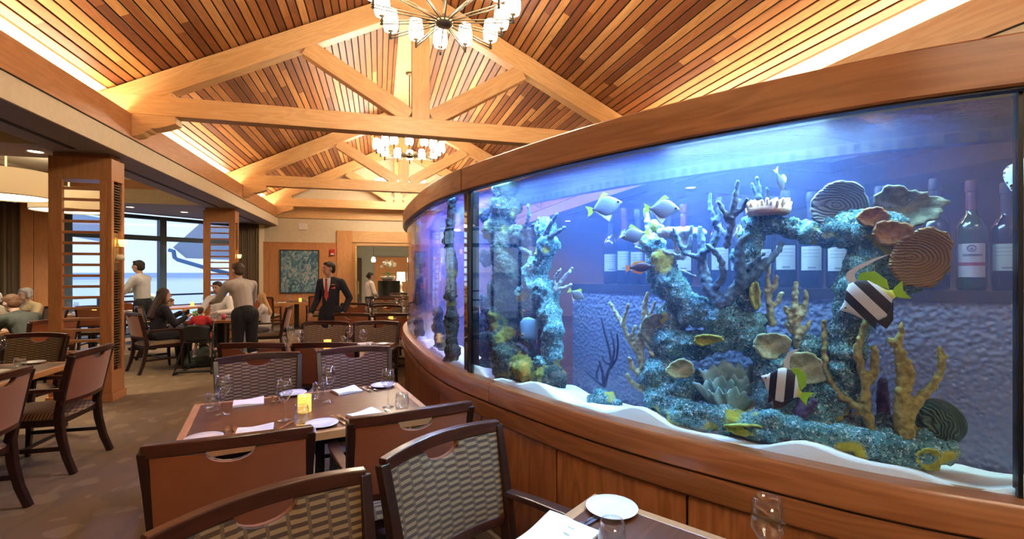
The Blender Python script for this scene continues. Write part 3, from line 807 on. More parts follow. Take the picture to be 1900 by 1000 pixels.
def _candle():
    t = thing('candle_holder', 'x', 'candle holder')
    MB().lathe([(0, 0), (.036, 0), (.038, .004), (.038, .098), (.035, .098), (.035, .01), (0, .01)], 28).build('mosaic_glass', M_MOSAIC, t, 'auto')
    MB().lathe([(0, .01), (.033, .01), (.033, .07), (0, .07)], 20).build('candle', glow('candle_wax_glow', (1, .72, .25), 2.5), t)
    MB().ball((0, 0, .082), (.004, .004, .011)).build('flame', glow('candle_flame', (1, .75, .3), 60), t, True)
    return t
WINE, TUMB, NAPK, PLATE, FORK, KNIFE, CANDLE = map(proto, (_wine, _tumb, _napkin, _plate, _fork, _knife, _candle))
def on(px, py, z=.751): return on_plane(px, py, z)

# ---------------- table A: front table by the aquarium
RA = 12.0
table(-.398, 3.10, RA, 'dark wood table with maple edge and four place settings, beside the aquarium seam')
gA = 'chairs around the front aquarium table'
chair_by_back(-.545, 2.045, 8.5, 'rust-backed armchair at the near left seat of the front aquarium table', gA)
chair_by_back(.160, 2.22, 13, 'rust-backed armchair at the near right seat of the front aquarium table', gA)
chair_by_back(-.89, 4.04, 180 + 17, 'armchair showing its woven inner back, far left seat of the front aquarium table', gA)
chair_by_back(-.197, 4.19, 180 + 7, 'armchair showing its woven inner back, far right seat of the front aquarium table', gA)
setA = {
 'wine': ((413.6, 769.8, 'near left, beside a tumbler'), (528, 780, 'left of the candle'), (610, 746, 'behind the candle'), (720, 754.7, 'at the aquarium end')),
 'tumb': ((394, 762, 'at the left end'), (559, 787.6, 'in front of the candle'), (591, 740, 'behind the candle'), (746, 762, 'at the aquarium end')),
 'napk': ((461.6, 748, 'at the far left setting', RA), (473, 801.5, 'at the near left setting', RA - 4), (643, 726, 'at the far right setting', RA + 14), (679, 771, 'at the near right setting', RA + 22)),
 'plate': ((378, 816.5, 'at the near left corner'), (597, 789, 'in the middle of the near edge'), (710.5, 717, 'at the far right setting'), (544, 732, 'behind the candle')),
 'fork': ((419, 806, 'outer one, near left setting', RA), (435, 804, 'inner one, near left setting', RA), (628, 781, 'outer one, near right setting', RA + 16), (641, 779.5, 'inner one, near right setting', RA + 16), (506, 743.6, 'outer one, far left setting', 180 + RA), (518, 741.6, 'inner one, far left setting', 180 + RA), (678, 722.7, 'outer one, far right setting', 180 + RA + 14), (691, 721.6, 'inner one, far right setting', 180 + RA + 14)),
 'knife': ((527.6, 792, 'left of the near middle plate', RA - 30), (727, 767, 'by the aquarium-end wine glass', RA + 10)),
}
for k, fn, nm in (('wine', WINE, 'clear wine glass'), ('tumb', TUMB, 'clear stemless tumbler'), ('napk', NAPK, 'white folded napkin'), ('plate', PLATE, 'white bread plate'), ('fork', FORK, 'steel dinner fork'), ('knife', KNIFE, 'steel table knife')):
    for it in setA[k]:
        fn('%s on the front aquarium table, %s' % (nm, it[2]), on(it[0], it[1]), math.radians(it[3]) if len(it) > 3 else 0, '%ss on the front aquarium table' % nm.split(' ', 1)[1])
CANDLE('glowing mosaic candle holder in the middle of the front aquarium table', on(565, 764), 0, 'mosaic candle holders')

# ---------------- table B: at the lower right, next to the viewpoint
uB, vB = Vector((-.825, -.565, 0)), Vector((.565, -.825, 0)); cB = Vector((.778, 1.642, 0))
ctrB = cB + uB * .64 + vB * .46; RB = 34.4
table(ctrB.x, ctrB.y, RB, 'dark wood table corner at the bottom edge, beside the panelled aquarium base')
gB = 'chairs of the lower right table'
chair_by_back(-.31, 1.50, 180 + 29, 'armchair with woven inner back cropped by the bottom edge, nearest the viewpoint', gB)
chair_by_back(.231, 1.853, 180 + 33, 'armchair with woven inner back standing against the aquarium base panels', gB)
PLATE('large white bread plate at the corner of the lower right table', on(1135, 947), 0).scale = (1.05, 1.05, 1)
NAPK('white napkin cropped at the bottom edge on the lower right table', on(1035, 1000), math.radians(RB + 4)).scale = (1.25, 1.25, 1)
FORK('upper steel fork beside the plate on the lower right table', on(1094, 966), math.radians(RB + 82)); FORK('lower steel fork beside the plate on the lower right table', on(1086, 977), math.radians(RB + 82))
TUMB('tumbler overlapping the plate on the lower right table', on(1136, 1032))
WINE('wine glass before the aquarium base on the lower right table', on(1424, 1086))

# ---------------- further tables along the aquarium
def place_setting(t, sx, sy, who, tn):
    """one cover: sx along the table, sy = -1 near edge, +1 far edge"""
    a = t.rotation_euler.z; R = Matrix.Rotation(a, 3, 'Z'); o = Vector(t.location)
    def P(x, y): p = R @ Vector((sx + x, sy * (.46 - y), 0)); return (o.x + p.x, o.y + p.y, .751)
    f = a + (PI if sy > 0 else 0); q = sy
    NAPK('white folded napkin on %s, %s' % (tn, who), P(0, .13), f, 'napkins on ' + tn)
    FORK('steel fork on %s, %s' % (tn, who), P(.12 * q, .13), f, 'forks on ' + tn)
    PLATE('white bread plate on %s, %s' % (tn, who), P(.22 * q, .16), f, 'plates on ' + tn)
    WINE('wine glass on %s, %s' % (tn, who), P(-.13 * q, .27), f, 'wine glasses on ' + tn)
    TUMB('tumbler on %s, %s' % (tn, who), P(-.21 * q, .20), f, 'tumblers on ' + tn)
def four_top(x, y, deg, label, tn, chairs=(1, 1, 1, 1), setting=True, gap=.47):
    t = table(x, y, deg, label); a = math.radians(deg); u = Vector((math.cos(a), math.sin(a))); v = Vector((-math.sin(a), math.cos(a)))
    k = 0
    for sy in (-1, 1):
        for sx in (-1, 1):
            who = ('near ' if sy < 0 else 'far ') + ('left seat' if sx < 0 else 'right seat')
            if chairs[k]:
                p = Vector((x, y)) + u * (.32 * sx) + v * sy * (.46 + gap)
                chair_by_back(p.x, p.y, deg + (0 if sy < 0 else 180), 'armchair at %s, %s, %s' % (tn, who, 'rust back toward us' if sy < 0 else 'woven inner back toward us'), 'chairs at ' + tn)
            if setting: place_setting(t, .33 * sx, sy, who, tn)
            k += 1
    c = Vector((x, y)) + u * .02
    CANDLE('glowing mosaic candle holder on %s' % tn, (c.x, c.y, .751), 0, 'mosaic candle holders')
    return t
four_top(-.56, 5.50, -14, 'second dark table along the aquarium, laid for four', 'the second aquarium table')
four_top(.17, 8.45, -18, 'third dark table along the aquarium behind a row of chair backs', 'the third aquarium table')
four_top(.12, 11.0, -20, 'fourth dark table along the aquarium, before the doorway', 'the fourth aquarium table')
four_top(.75, 13.7, -10, 'fifth dark table at the far end of the aquarium near the doorway', 'the table by the doorway')

# ---------------- left-hand tables
tI = table(-3.17, 4.45, 90, 'dark wood table at the left edge beside the side-facing armchair', 1.86, .92)
chair(-2.64, 4.78, 90, 'armchair seen from behind at right angle, rust back, front of the lattice column', 'chairs at the left edge table')
chair(-2.62, 3.72, 88, 'armchair cropped by the left edge, rust back toward the aisle', 'chairs at the left edge table')
chair_by_back(-3.37, 6.02, 180 - 8, 'armchair with woven inner back at the head of the left edge table', 'chairs at the left edge table')
PLATE('white bread plate on the left edge table', on(62, 674)); TUMB('tumbler on the left edge table beside the bread plate', on(37, 686)); FORK('steel fork on the left edge table beside the tumbler', on(12, 684), math.radians(95), None)
NAPK('white napkin on the left edge table at the picture border', on(6, 692), 1.5); WINE('wine glass on the left edge table at the picture border', on(0, 672))
tH = table(-5.45, 8.48, 4, 'maple-edged table where three diners sit at the left edge', .9, .85)
PLATE('white plate before the man in the dark polo shirt', tuple(Vector(tH.location) + Vector((.2, -.12, .751)))); PLATE('white plate before the white-haired diner', tuple(Vector(tH.location) + Vector((-.22, .22, .751))))
four_top(-5.6, 11.6, 8, 'table laid by the window behind the lattice column', 'the window table behind the front column', (0, 1, 0, 0))
tW = table(-4.55, 13.35, 45, 'far table against the picture window with a glowing candle', 1.2, .85)
place_setting(tW, .2, -1, 'near seat', 'the picture window table'); chair(-3.85, 13.05, 60, 'armchair with its back to us at the picture window table', 'chairs at the picture window table'); chair(-5.15, 12.65, 0, 'armchair under the grey-haired man in a light blue shirt', 'chairs at the picture window table')
CANDLE('glowing mosaic candle holder on the picture window table', (-4.4, 13.3, .751), 0, 'mosaic candle holders')
tG = table(-2.25, 14.6, -4, 'small table laid below the blue painting', 1.25, .85)
place_setting(tG, -.3, -1, 'left seat', 'the table below the painting'); place_setting(tG, .3, 1, 'right seat', 'the table below the painting')
CANDLE('glowing mosaic candle holder below the blue painting', (-2.15, 14.55, .751), 0, 'mosaic candle holders')
chair(-1.6, 13.95, 15, 'armchair with rust back standing below the blue painting', 'chairs at the table below the painting'); chair(-2.85, 13.75, -10, 'armchair at the painting table partly hidden by the blonde girl', 'chairs at the table below the painting')
# family table
tF = table(-2.74, 9.72, -6, 'family dining table between the two lattice columns', 1.35, .95)
# ================================================================== AQUARIUM
CTRL = [(3.6, -.22), (2.75, .12), (2.1, .50), (1.66, .862), (1.345, 1.195), (.895, 1.905), (.505, 2.88), (.362, 3.485), (.292, 4.17), (.252, 4.85), (.252, 5.45), (.315, 6.1), (.47, 6.75), (.78, 7.35), (1.25, 7.85), (1.9, 8.2), (2.8, 8.35)]
def catmull(P, n=24):
    P = [Vector((p[0], p[1])) for p in P]; P = [P[0] * 2 - P[1]] + P + [P[-1] * 2 - P[-2]]; out = []
    for i in range(1, len(P) - 2):
        a, b, c, d = P[i - 1:i + 3]
        for k in range(n):
            u = k / n; out.append(.5 * ((2 * b) + (c - a) * u + (2 * a - 5 * b + 4 * c - d) * u * u + (3 * b - a - 3 * c + d) * u ** 3))
    out.append(P[-2]); return out
_raw = catmull(CTRL); _acc = [0.0]
for a, b in zip(_raw, _raw[1:]): _acc.append(_acc[-1] + (b - a).length)
TLEN = _acc[-1]
def curve(s):
    s = min(max(s, 0), TLEN - 1e-4)
    lo, hi = 0, len(_acc) - 1
    while hi - lo > 1:
        m = (lo + hi) // 2
        if _acc[m] <= s: lo = m
        else: hi = m
    u = (s - _acc[lo]) / (_acc[hi] - _acc[lo]); p = _raw[lo].lerp(_raw[hi], u)
    t = (_raw[min(hi + 1, len(_raw) - 1)] - _raw[max(lo - 1, 0)]).normalized()
    return p, Vector((-t.y, t.x))
def cpt(s, off, z):
    p, n = curve(s); q = p + n * off; return Vector((q.x, q.y, z))
def px_of(p):
    d = p.x * SA + p.y * CA; r = p.x * CA - p.y * SA; return CX + F_PX * r / max(d, 1e-3), d
def s_at(px, off=0.0):
    best = None; N = 900; pr = None
    for i in range(N + 1):
        s = TLEN * i / N; q, d = px_of(cpt(s, off, 0))
        if d < .35: pr = None; continue
        if pr is not None and (pr[0] - px) * (q - px) <= 0:
            u = (pr[0] - px) / (pr[0] - q + 1e-9); return pr[1] + (s - pr[1]) * u
        pr = (q, s)
    return None
GL, BK = -.045, -.42
def depth(px, off):
    s = s_at(px, off); return px_of(cpt(s, off, 0))[1]
_dc = {}
def tk(px, py, t):
    k = round(px)
    if k not in _dc:
        f = depth(k, GL - .02); b = min(depth(k, BK + .02), f * 1.32) if k > 900 else f + .45
        _dc[k] = (f, b)
    f, b = _dc[k]; return at(px, py, f + (b - f) * t)
def tkd(px, t): return px_of(tk(px, 505, t))[1]

GL_ = GL
S_END, S_SEAM, S_NEAR = TLEN - .05, s_at(856), .05
S_R = s_at(1893, GL_)
aq = thing('aquarium', 'long curved aquarium with wood rails on a panelled cherry base', 'aquarium', (0, 0, 0))
def sweep(name, prof, s0, s1, mat, parent=aq, step=.06, smooth='auto', closed=True):
    m = MB(); n = max(2, int((s1 - s0) / step)); rings = []
    per = [0.0]
    for a, b in zip(prof, prof[1:] + prof[:1]): per.append(per[-1] + math.dist(a, b))
    for i in range(n + 1):
        s = s0 + (s1 - s0) * i / n
        rings.append([m.vert(cpt(s, o, z), (s, per[j])) for j, (o, z) in enumerate(prof)])
    k = len(prof)
    for r0, r1 in zip(rings, rings[1:]):
        for j in range(k if closed else k - 1): m.f.append((r0[j], r1[j], r1[(j + 1) % k], r0[(j + 1) % k]))
    if closed: m.f.append(tuple(rings[0])); m.f.append(tuple(rings[-1][::-1]))
    return m.build(name, mat, parent, smooth, fix=closed)
M_TANKW = wood('aquarium_rail_wood', (.22, .085, .034), (.46, .205, .092), 'UV', .32, .08, coat=.2)
M_TANKP = wood('aquarium_panel_wood', (.20, .065, .022), (.48, .20, .078), 'Z', .34, .18, coat=.15)
ZG, ZT, ZTT = .957, 2.082, 2.225
M_PLINTH = plain('pale_baseboard', (.45, .42, .38), .5)
sweep('plinth', [(-.06, 0), (-.012, 0), (-.012, .10), (-.03, .11), (-.06, .11)], S_NEAR, S_END, M_PLINTH)
sweep('base_core', [(-.07, .02), (-.042, .02), (-.042, .80), (-.07, .80)], S_NEAR, S_END, plain('base_core_dark', (.06, .02, .01), .6))
g0 = s_at(1270); pw = s_at(1026) - g0; s = g0
while s - pw > S_NEAR: s -= pw
while s + pw < S_END:
    sweep('base_panel', [(-.05, .115), (-.03, .115), (-.022, .125), (-.022, .722), (-.03, .735), (-.05, .735)], s + .006, s + pw - .006, M_TANKP, step=.15); s += pw
sweep('base_moulding', [(-.05, .742), (-.012, .742), (.004, .755), (.012, .80), (.012, .838), (-.05, .838)], S_NEAR, S_END, M_TANKW)
for a, b in ((S_NEAR, s_at(908) - .002), (s_at(908) + .002, S_END)):
    sweep('sill_rail', [(-.075, .846), (.0, .846), (.006, .852), (.006, ZG - .012), (-.002, ZG - .002), (-.03, ZG + .002), (-.075, ZG + .002)], a, b, M_TANKW)
sweep('shadow_gap', [(-.06, .836), (-.006, .836), (-.006, .848), (-.06, .848)], S_NEAR, S_END, M_DARK)
for a, b in ((S_NEAR, S_SEAM - .006), (S_SEAM + .006, S_END)):
    sweep('canopy_rail', [(-.06, ZT), (-.004, ZT), (.002, ZT + .006), (.002, ZTT - .006), (-.004, ZTT), (-.06, ZTT)], a, b, M_TANKW)
sweep('canopy_seam', [(-.055, ZT), (-.004, ZT), (-.004, ZTT - .002), (-.055, ZTT - .002)], S_SEAM - .006, S_SEAM + .006, M_DARK)
sweep('canopy_rail', [(BK - .05, ZT - .055), (BK, ZT - .055), (BK, ZTT - .03), (BK - .05, ZTT - .03)], S_NEAR, S_END, M_BLACK)
sweep('glazing_bead', [(-.05, ZT - .006), (-.012, ZT - .006), (-.012, ZT + .004), (-.05, ZT + .004)], S_NEAR, S_END, M_BLACK)
M_ACRY = thin_glass('aquarium_acrylic', (.94, .97, 1.0), 1.42)
M_BACKG = thin_glass('aquarium_back_pane', (.80, .82, .92), 1.35, .05, body=(.25, .36, .85), bodyfac=.05)  # blue film colour stands in for the lit haze of the water
segs = [(S_NEAR, S_R - .005), (S_R + .005, S_SEAM - .055), (S_SEAM + .03, S_END)]
for a, b in segs: sweep('front_pane', [(GL - .012, ZG), (GL, ZG), (GL, ZT), (GL - .012, ZT)], a, b, M_ACRY)
sweep('back_pane', [(BK, .88), (BK, ZT - .02)], .25, S_END - .3, M_BACKG, closed=False, smooth=True)
M_SEAL = plain('black_silicone', (.006, .008, .012), .25)
sweep('joint_post', [(GL - .05, ZG), (GL + .006, ZG), (GL + .006, ZT), (GL - .05, ZT)], S_SEAM - .055, S_SEAM - .012, M_SEAL)
sweep('joint_mirror_strip', [(GL - .03, ZG), (GL + .01, ZG), (GL + .01, ZT), (GL - .03, ZT)], S_SEAM - .012, S_SEAM + .03, plain('mirror_steel', (.8, .82, .85), .04, 1.0))
sweep('joint_post', [(GL - .03, ZG), (GL + .004, ZG), (GL + .004, ZT), (GL - .03, ZT)], S_R - .005, S_R + .005, M_SEAL)
sweep('end_wall', [(GL - .02, ZG), (GL - .012, ZG), (GL - .012, ZT), (GL - .02, ZT)], S_NEAR, S_NEAR + .05, M_SEAL)
# water surface seen from below
def water():
    t = NT('water_surface'); tr = t.n('ShaderNodeBsdfTransparent'); gl = t.n('ShaderNodeBsdfGlossy'); gl.inputs['Roughness'].default_value = .06
    gl.inputs[0].default_value = (.42, .46, .85, 1)
    nz = t.noise(t.coord('Object', (1, 1, 1)), 22, 3); t.l(t.bump(nz, .35, .02), gl.inputs['Normal'])
    lw = t.n('ShaderNodeLayerWeight'); lw.inputs[0].default_value = .5
    fac = t.math('MULTIPLY_ADD', lw.outputs['Facing'], .85, .05)
    m = t.n('ShaderNodeMixShader'); t.l(fac, m.inputs[0]); t.l(tr.outputs[0], m.inputs[1]); t.l(gl.outputs[0], m.inputs[2]); t.l(m.outputs[0], t.out.inputs[0]); return t.m
sweep('water_surface', [(GL - .012, ZT - .012), (BK, ZT - .012)], .25, S_END - .3, water(), closed=False, smooth=True)
# the body of water itself
def water_body():
    t = NT('blue_lit_water'); vs_ = t.n('ShaderNodeVolumeScatter'); vs_.inputs['Color'].default_value = (.27, .37, 1.0, 1); vs_.inputs['Density'].default_value = .30; vs_.inputs['Anisotropy'].default_value = .1
    t.l(vs_.outputs[0], t.out.inputs['Volume']); return t.m
sweep('water', [(GL - .016, .90), (GL - .016, ZT - .02), (BK + .006, ZT - .02), (BK + .006, .90)], S_R - .3, S_END - .35, water_body())
# sand bed
def sand_mat():
    t = NT('white_sand'); v = t.coord('Object'); n = t.noise(v, 400, 2); n2 = t.noise(v, 12, 3)
    t.bsdf(t.mix(n, (.66, .62, .60), (.86, .84, .83)), .9, normal=t.bump(n, .4, .003)); return t.m
sm_ = MB(); ns, nt = 300, 14
def sandz(s, t):
    base = .985 - .075 * t + .022 * math.sin(s * 9.5 + 1.2) * (1 - .5 * t) + .012 * math.sin(s * 21 + t * 4) + .010 * mnoise.noise(Vector((s * 5, t * 4, 0)))
    return max(base, .905)
def sfn(u, v):
    s = .25 + (S_END - .6) * u; return cpt(s, GL - .014 + (BK - GL + .016) * v, sandz(s, v))
ids = sm_.grid(sfn, ns, nt)
lo = [sm_.vert((sm_.v[r[0]][0], sm_.v[r[0]][1], .85)) for r in ids]
for i in range(ns): sm_.f.append((ids[i][0], lo[i], lo[i + 1], ids[i + 1][0]))
so_ = sm_.build('sand_bed', sand_mat(), aq, True, fix=False); so_['kind'] = 'stuff'
sweep('tank_floor', [(GL - .02, .84), (GL - .02, .86), (BK, .86), (BK, .84)], S_NEAR, S_END, M_BLACK)
# lamps in the canopy above the water
def tank_light(s, power, color, off=-.13, L=.7, lab=''):
    t = thing('aquarium_light_bar', lab, 'aquarium light')
    p, n = curve(s); rz = math.atan2(n.y, n.x) + PI / 2; q = cpt(s, off, ZT + .10); t.location = q; t.rotation_euler = (0, 0, rz)
    bevel(MB().box((-L / 2, -.06, .004), (L / 2, .06, .035)).build('housing', M_BLACK, t), .005)
    for k in (-1, 1): MB().tube([(k * L * .4, .05, .02), (k * L * .4, .21, .02)], .008, 6).build('bracket', M_BLACK, t)
    l = bpy.data.lights.new('aquarium_lamp', 'AREA'); l.shape = 'RECTANGLE'; l.size = L; l.size_y = .1; l.energy = power * L_TANK; l.color = color
    o = bpy.data.objects.new('aquarium_lamp', l); link(o, t)
    return t
BLUE, WHT, VIO = (.13, .36, 1.0), (.36, .74, 1.0), (.35, .28, 1.0)
tank_light(s_at(1490, -.2), 19, WHT, lab='blue light bar over the large branching coral')
tank_light(s_at(1330, -.25), 34, WHT, off=-.30, lab='white light bar over the central rock arch')
tank_light(s_at(1150, -.2), 34, BLUE, lab='blue light bar over the swimming silver fish')
tank_light(s_at(1000, -.2), 30, WHT, lab='white light bar over the tall rock pillar')
tank_light(s_at(880, -.2), 30, BLUE, lab='blue light bar behind the pane joint')
tank_light(s_at(800, -.12), 40, VIO, off=-.25, lab='violet light bar over the far pane')
tank_light(4.85 + 1.2, 40, BLUE, off=-.25, lab='blue light bar at the far bend of the aquarium')

# ---------------- rocks
def rock_mat(name, a, b, spk, patch, pthr=.62, scale=1.0):
    t = NT(name); v = t.coord('Object')
    n1 = t.noise(v, 9 * scale, 5, .65); n2 = t.noise(v, 85 * scale, 4, .75); n3 = t.noise(v, 5.5 * scale, 2, .5); n4 = t.noise(v, 130 * scale, 3, .7)
    c = t.mix(t.ramp(n1, [(.38, (0, 0, 0)), (.62, (1, 1, 1))]), a, b)
    c = t.mix(t.ramp(n2, [(.54, (0, 0, 0)), (.63, (1, 1, 1))]), c, spk)
    c = t.mix(t.ramp(n4, [(.38, (1, 1, 1)), (.47, (0, 0, 0))]), c, tuple(x * .2 for x in a))  # pits darkened in the colour to imitate shade in crevices
    c = t.mix(t.ramp(n3, [(pthr, (0, 0, 0)), (pthr + .04, (1, 1, 1))]), c, patch)
    h = t.math('ADD', n2, t.math('MULTIPLY', n4, .6))
    t.bsdf(c, .85, normal=t.bump(h, .9, .012)); return t.m
RM = rock_mat('live_rock', (.03, .14, .17), (.15, .40, .44), (.72, .86, .88), (.50, .47, .05))
RM2 = rock_mat('live_rock_dark', (.015, .03, .024), (.055, .085, .06), (.17, .22, .20), (.22, .21, .03), .58)
def rock(name, label, blobs, mat, voxel=.009, amp=.018, cat='rock', dmul=1.0):
    m = MB(); c0 = None; prev = None; rg = random.Random(len(blobs))
    for b in blobs:
        px, py, r, t = b[:4]; p = tk(px, py, t); rr = r * px_of(p)[1] / F_PX
        m.ball(p, rr, nu=14, nv=10)
        for _ in range(5):
            v = Vector((rg.uniform(-1, 1), rg.uniform(-1, 1), rg.uniform(-1, 1))).normalized(); m.ball(p + v * rr * .75, rr * rg.uniform(.32, .62), nu=8, nv=6)
        if prev is not None and (p - prev[0]).length < (7 if rr < .04 else 2.6) * (rr + prev[1]): m.capsule(prev[0], prev[1] * .85, p, rr * .85, 10)
        prev = (p, rr)
        if c0 is None or p.z < c0.z: c0 = p.copy()
    def disp(co): return amp * (.9 * mnoise.fractal(co * 11, .7, 2.1, 4)) + amp * .9 * (.5 - abs(mnoise.noise(co * 38))) + amp * .35 * mnoise.noise(co * 95)
    me = remesh(m, voxel, 1, disp); me.transform(Matrix.Translation(-c0))
    o = from_mesh(name, me, mat); o.location = c0
    return tag(o, label, cat, 'aquarium rocks')
rock('rock_pillar', 'dark mossy rock pillar rising full height beside the pane joint', [(938, 352, 22, .5), (935, 385, 25, .5), (930, 425, 28, .5), (940, 465, 30, .5), (948, 505, 32, .5), (940, 545, 33, .5), (935, 590, 33, .5), (940, 630, 34, .45), (950, 668, 36, .4), (985, 690, 34, .35), (1020, 700, 30, .35), (965, 440, 18, .5), (905, 640, 22, .5), (905, 560, 14, .6), (902, 480, 12, .6), (900, 400, 12, .6), (905, 690, 25, .4)], RM2, amp=.02)
rock('rock_column', 'encrusted rock column standing right of the mossy pillar', [(1012, 425, 18, .5), (1018, 455, 20, .5), (1000, 490, 20, .5), (990, 520, 24, .5), (1012, 545, 26, .5), (1020, 580, 22, .45), (1028, 615, 20, .4), (1025, 650, 20, .4), (1015, 680, 22, .35), (1000, 560, 22, .5), (975, 555, 18, .5)], RM, amp=.018)
rock('rock_stack', 'central stack of pale encrusted rock under the staghorn coral', [(1212, 455, 20, .5), (1222, 490, 26, .5), (1238, 520, 26, .5), (1262, 548, 26, .5), (1300, 575, 28, .5), (1345, 590, 34, .5), (1390, 600, 26, .5), (1250, 590, 26, .65), (1240, 640, 30, .5), (1290, 640, 24, .5), (1335, 628, 26, .5), (1385, 630, 26, .5), (1225, 690, 30, .45), (1270, 715, 34, .5), (1225, 740, 28, .35), (1265, 765, 26, .3), (1310, 775, 26, .3), (1350, 780, 26, .3), (1395, 785, 26, .3), (1425, 650, 26, .5), (1440, 690, 30, .5), (1430, 740, 36, .5), (1390, 745, 30, .6), (1330, 730, 30, .75), (1215, 420, 12, .55)], RM)
rock('rock_arch', 'tall rock arch on the right carrying plate corals', [(1385, 440, 14, .5), (1376, 475, 13, .5), (1380, 515, 14, .5), (1390, 555, 18, .5), (1400, 412, 18, .5), (1430, 412, 20, .5), (1465, 420, 18, .5), (1500, 428, 18, .5), (1535, 428, 22, .5), (1570, 425, 30, .5), (1605, 425, 36, .5), (1640, 430, 34, .5), (1620, 465, 34, .5), (1600, 500, 32, .5), (1590, 540, 34, .5), (1580, 575, 32, .5), (1575, 610, 32, .5), (1570, 650, 30, .5), (1560, 690, 30, .5), (1545, 730, 34, .5), (1520, 770, 34, .5), (1500, 650, 24, .55), (1480, 700, 26, .55), (1465, 740, 30, .5), (1650, 505, 24, .5), (1680, 520, 22, .5)], RM)
rock('rock_bank', 'low rock bank along the sand in front of the corals', [(1440, 792, 26, .28), (1480, 800, 24, .26), (1520, 808, 26, .25), (1560, 812, 26, .26), (1600, 818, 26, .28), (1640, 825, 28, .3), (1680, 832, 30, .32), (1715, 835, 32, .34), (1745, 832, 26, .36), (1700, 850, 22, .3), (1650, 800, 26, .5), (1590, 795, 24, .5), (1410, 800, 18, .25)], RM, amp=.013)
rock('rock_pillar', 'green rock pillar behind the far pane next to the mirror strip', [(838, 372, 8, .2), (836, 410, 9, .2), (834, 450, 9, .2), (838, 500, 10, .2), (838, 550, 10, .2), (838, 600, 11, .2), (840, 650, 13, .2), (836, 675, 14, .2)], RM2)
rock('rock_stack', 'dark rock stack low behind the far pane', [(812, 580, 9, .6), (815, 610, 12, .6), (818, 640, 13, .55), (822, 660, 14, .5), (806, 655, 10, .5)], RM2)
rock('rock_pillar', 'slim rock pillar at the far left end of the aquarium', [(775, 400, 4, .5), (775, 440, 5, .5), (774, 480, 5, .5), (775, 520, 6, .5), (774, 560, 7, .5), (776, 600, 8, .5), (780, 630, 9, .5)], RM2)
rock('rubble_rock', 'small pale rubble rock under the dark sea whip', [(1115, 735, 14, .5), (1128, 742, 13, .45), (1145, 750, 10, .45), (1100, 742, 10, .5)], RM, .008, .008)

# ---------------- corals
def coral_mat(name, a, b, scale=40, bs=.5):
    t = NT(name); v = t.coord('Object'); n = t.noise(v, scale, 4, .6)
    t.bsdf(t.mix(t.ramp(n, [(.4, (0, 0, 0)), (.65, (1, 1, 1))]), a, b), .8, normal=t.bump(t.noise(v, scale * 3, 3), bs, .006)); return t.m
def coral(name, label, branches, t0, mat, voxel=.005, knob=0.0, amp=.006, jit=.12, seed=1):
    rr = random.Random(seed); m = MB(); base = None
    for br in branches:
        k = rr.uniform(-jit, jit); pts = []
        for i, (px, py, r) in enumerate(br):
            t = min(.92, max(.08, t0 + k * i / max(1, len(br) - 1))); p = tk(px, py, t); pts.append((p, .84 * r * px_of(p)[1] / F_PX))
            if base is None or p.z < base.z: base = p.copy()
        for (p, r), (q, r2) in zip(pts, pts[1:]):
            m.capsule(p, r, q, r2, 9)
            if knob:
                n = int((q - p).length / (r * 1.0)) + 1
                for i in range(n):
                    u = rr.random(); c = p.lerp(q, u); an = rr.random() * 2 * PI; ra = r + (r2 - r) * u
                    c2 = c + Vector((math.cos(an), math.sin(an) * .7, rr.uniform(-.2, .8))) * ra * .95
                    m.ball(c2, ra * knob * rr.uniform(.6, 1.1), nu=7, nv=5)
    me = remesh(m, voxel, 1, (lambda co: amp * mnoise.noise(co * 70)) if amp else None); me.transform(Matrix.Translation(-base))
    o = from_mesh(name, me, mat); o.location = base
    return tag(o, label, 'coral', 'aquarium corals')
CM_BLUE = coral_mat('blue_grey_coral', (.05, .10, .17), (.13, .21, .30))
CM_TAN = coral_mat('tan_coral', (.24, .25, .13), (.50, .50, .30))
CM_YEL = coral_mat('ochre_coral', (.20, .17, .045), (.42, .37, .12))
CM_DK = coral_mat('dark_whip', (.012, .015, .05), (.03, .035, .09))
coral('staghorn_coral', 'large blue-grey branching staghorn coral in the middle of the aquarium', [
 [(1340, 566, 15), (1312, 532, 13), (1303, 490, 11), (1302, 455, 9), (1299, 425, 7)],
 [(1340, 566, 15), (1368, 535, 14), (1405, 505, 11), (1442, 468, 7), (1452, 450, 5)],
 [(1374, 530, 12), (1373, 490, 11), (1372, 450, 9), (1388, 435, 6)],
 [(1320, 540, 9), (1342, 515, 8), (1340, 485, 7), (1322, 462, 6), (1312, 455, 6)],
 [(1303, 470, 8), (1322, 456, 8), (1332, 432, 7), (1326, 412, 6), (1318, 388, 6), (1318, 360, 4)],
 [(1326, 412, 6), (1338, 398, 5), (1331, 376, 4)], [(1377, 500, 7), (1400, 486, 5), (1418, 470, 4)],
 [(1302, 480, 6), (1270, 470, 5), (1255, 440, 5), (1250, 425, 4)], [(1270, 470, 5), (1282, 445, 4), (1283, 420, 4)]], .35, CM_BLUE, .006, seed=2)
coral('staghorn_coral', 'dark knobbly staghorn coral rising highest left of the orange-topped cup', [[(1348, 455, 8), (1356, 420, 8), (1362, 385, 7), (1367, 350, 6), (1370, 336, 4)], [(1356, 420, 7), (1345, 395, 6), (1333, 375, 5)], [(1360, 400, 6), (1378, 388, 5), (1385, 370, 4)], [(1348, 440, 6), (1338, 425, 5), (1330, 420, 4)]], .3, coral_mat('knobbly_dark', (.05, .07, .12), (.12, .15, .22)), .005, .5, seed=3)
coral('finger_coral', 'three slim blue-grey coral fingers above the orange-topped cup', [[(1408, 385, 5), (1402, 360, 4), (1395, 342, 4)], [(1411, 385, 5), (1408, 355, 5), (1405, 330, 4)], [(1424, 378, 5), (1424, 350, 4)]], .45, CM_BLUE, .004, .4, seed=4)
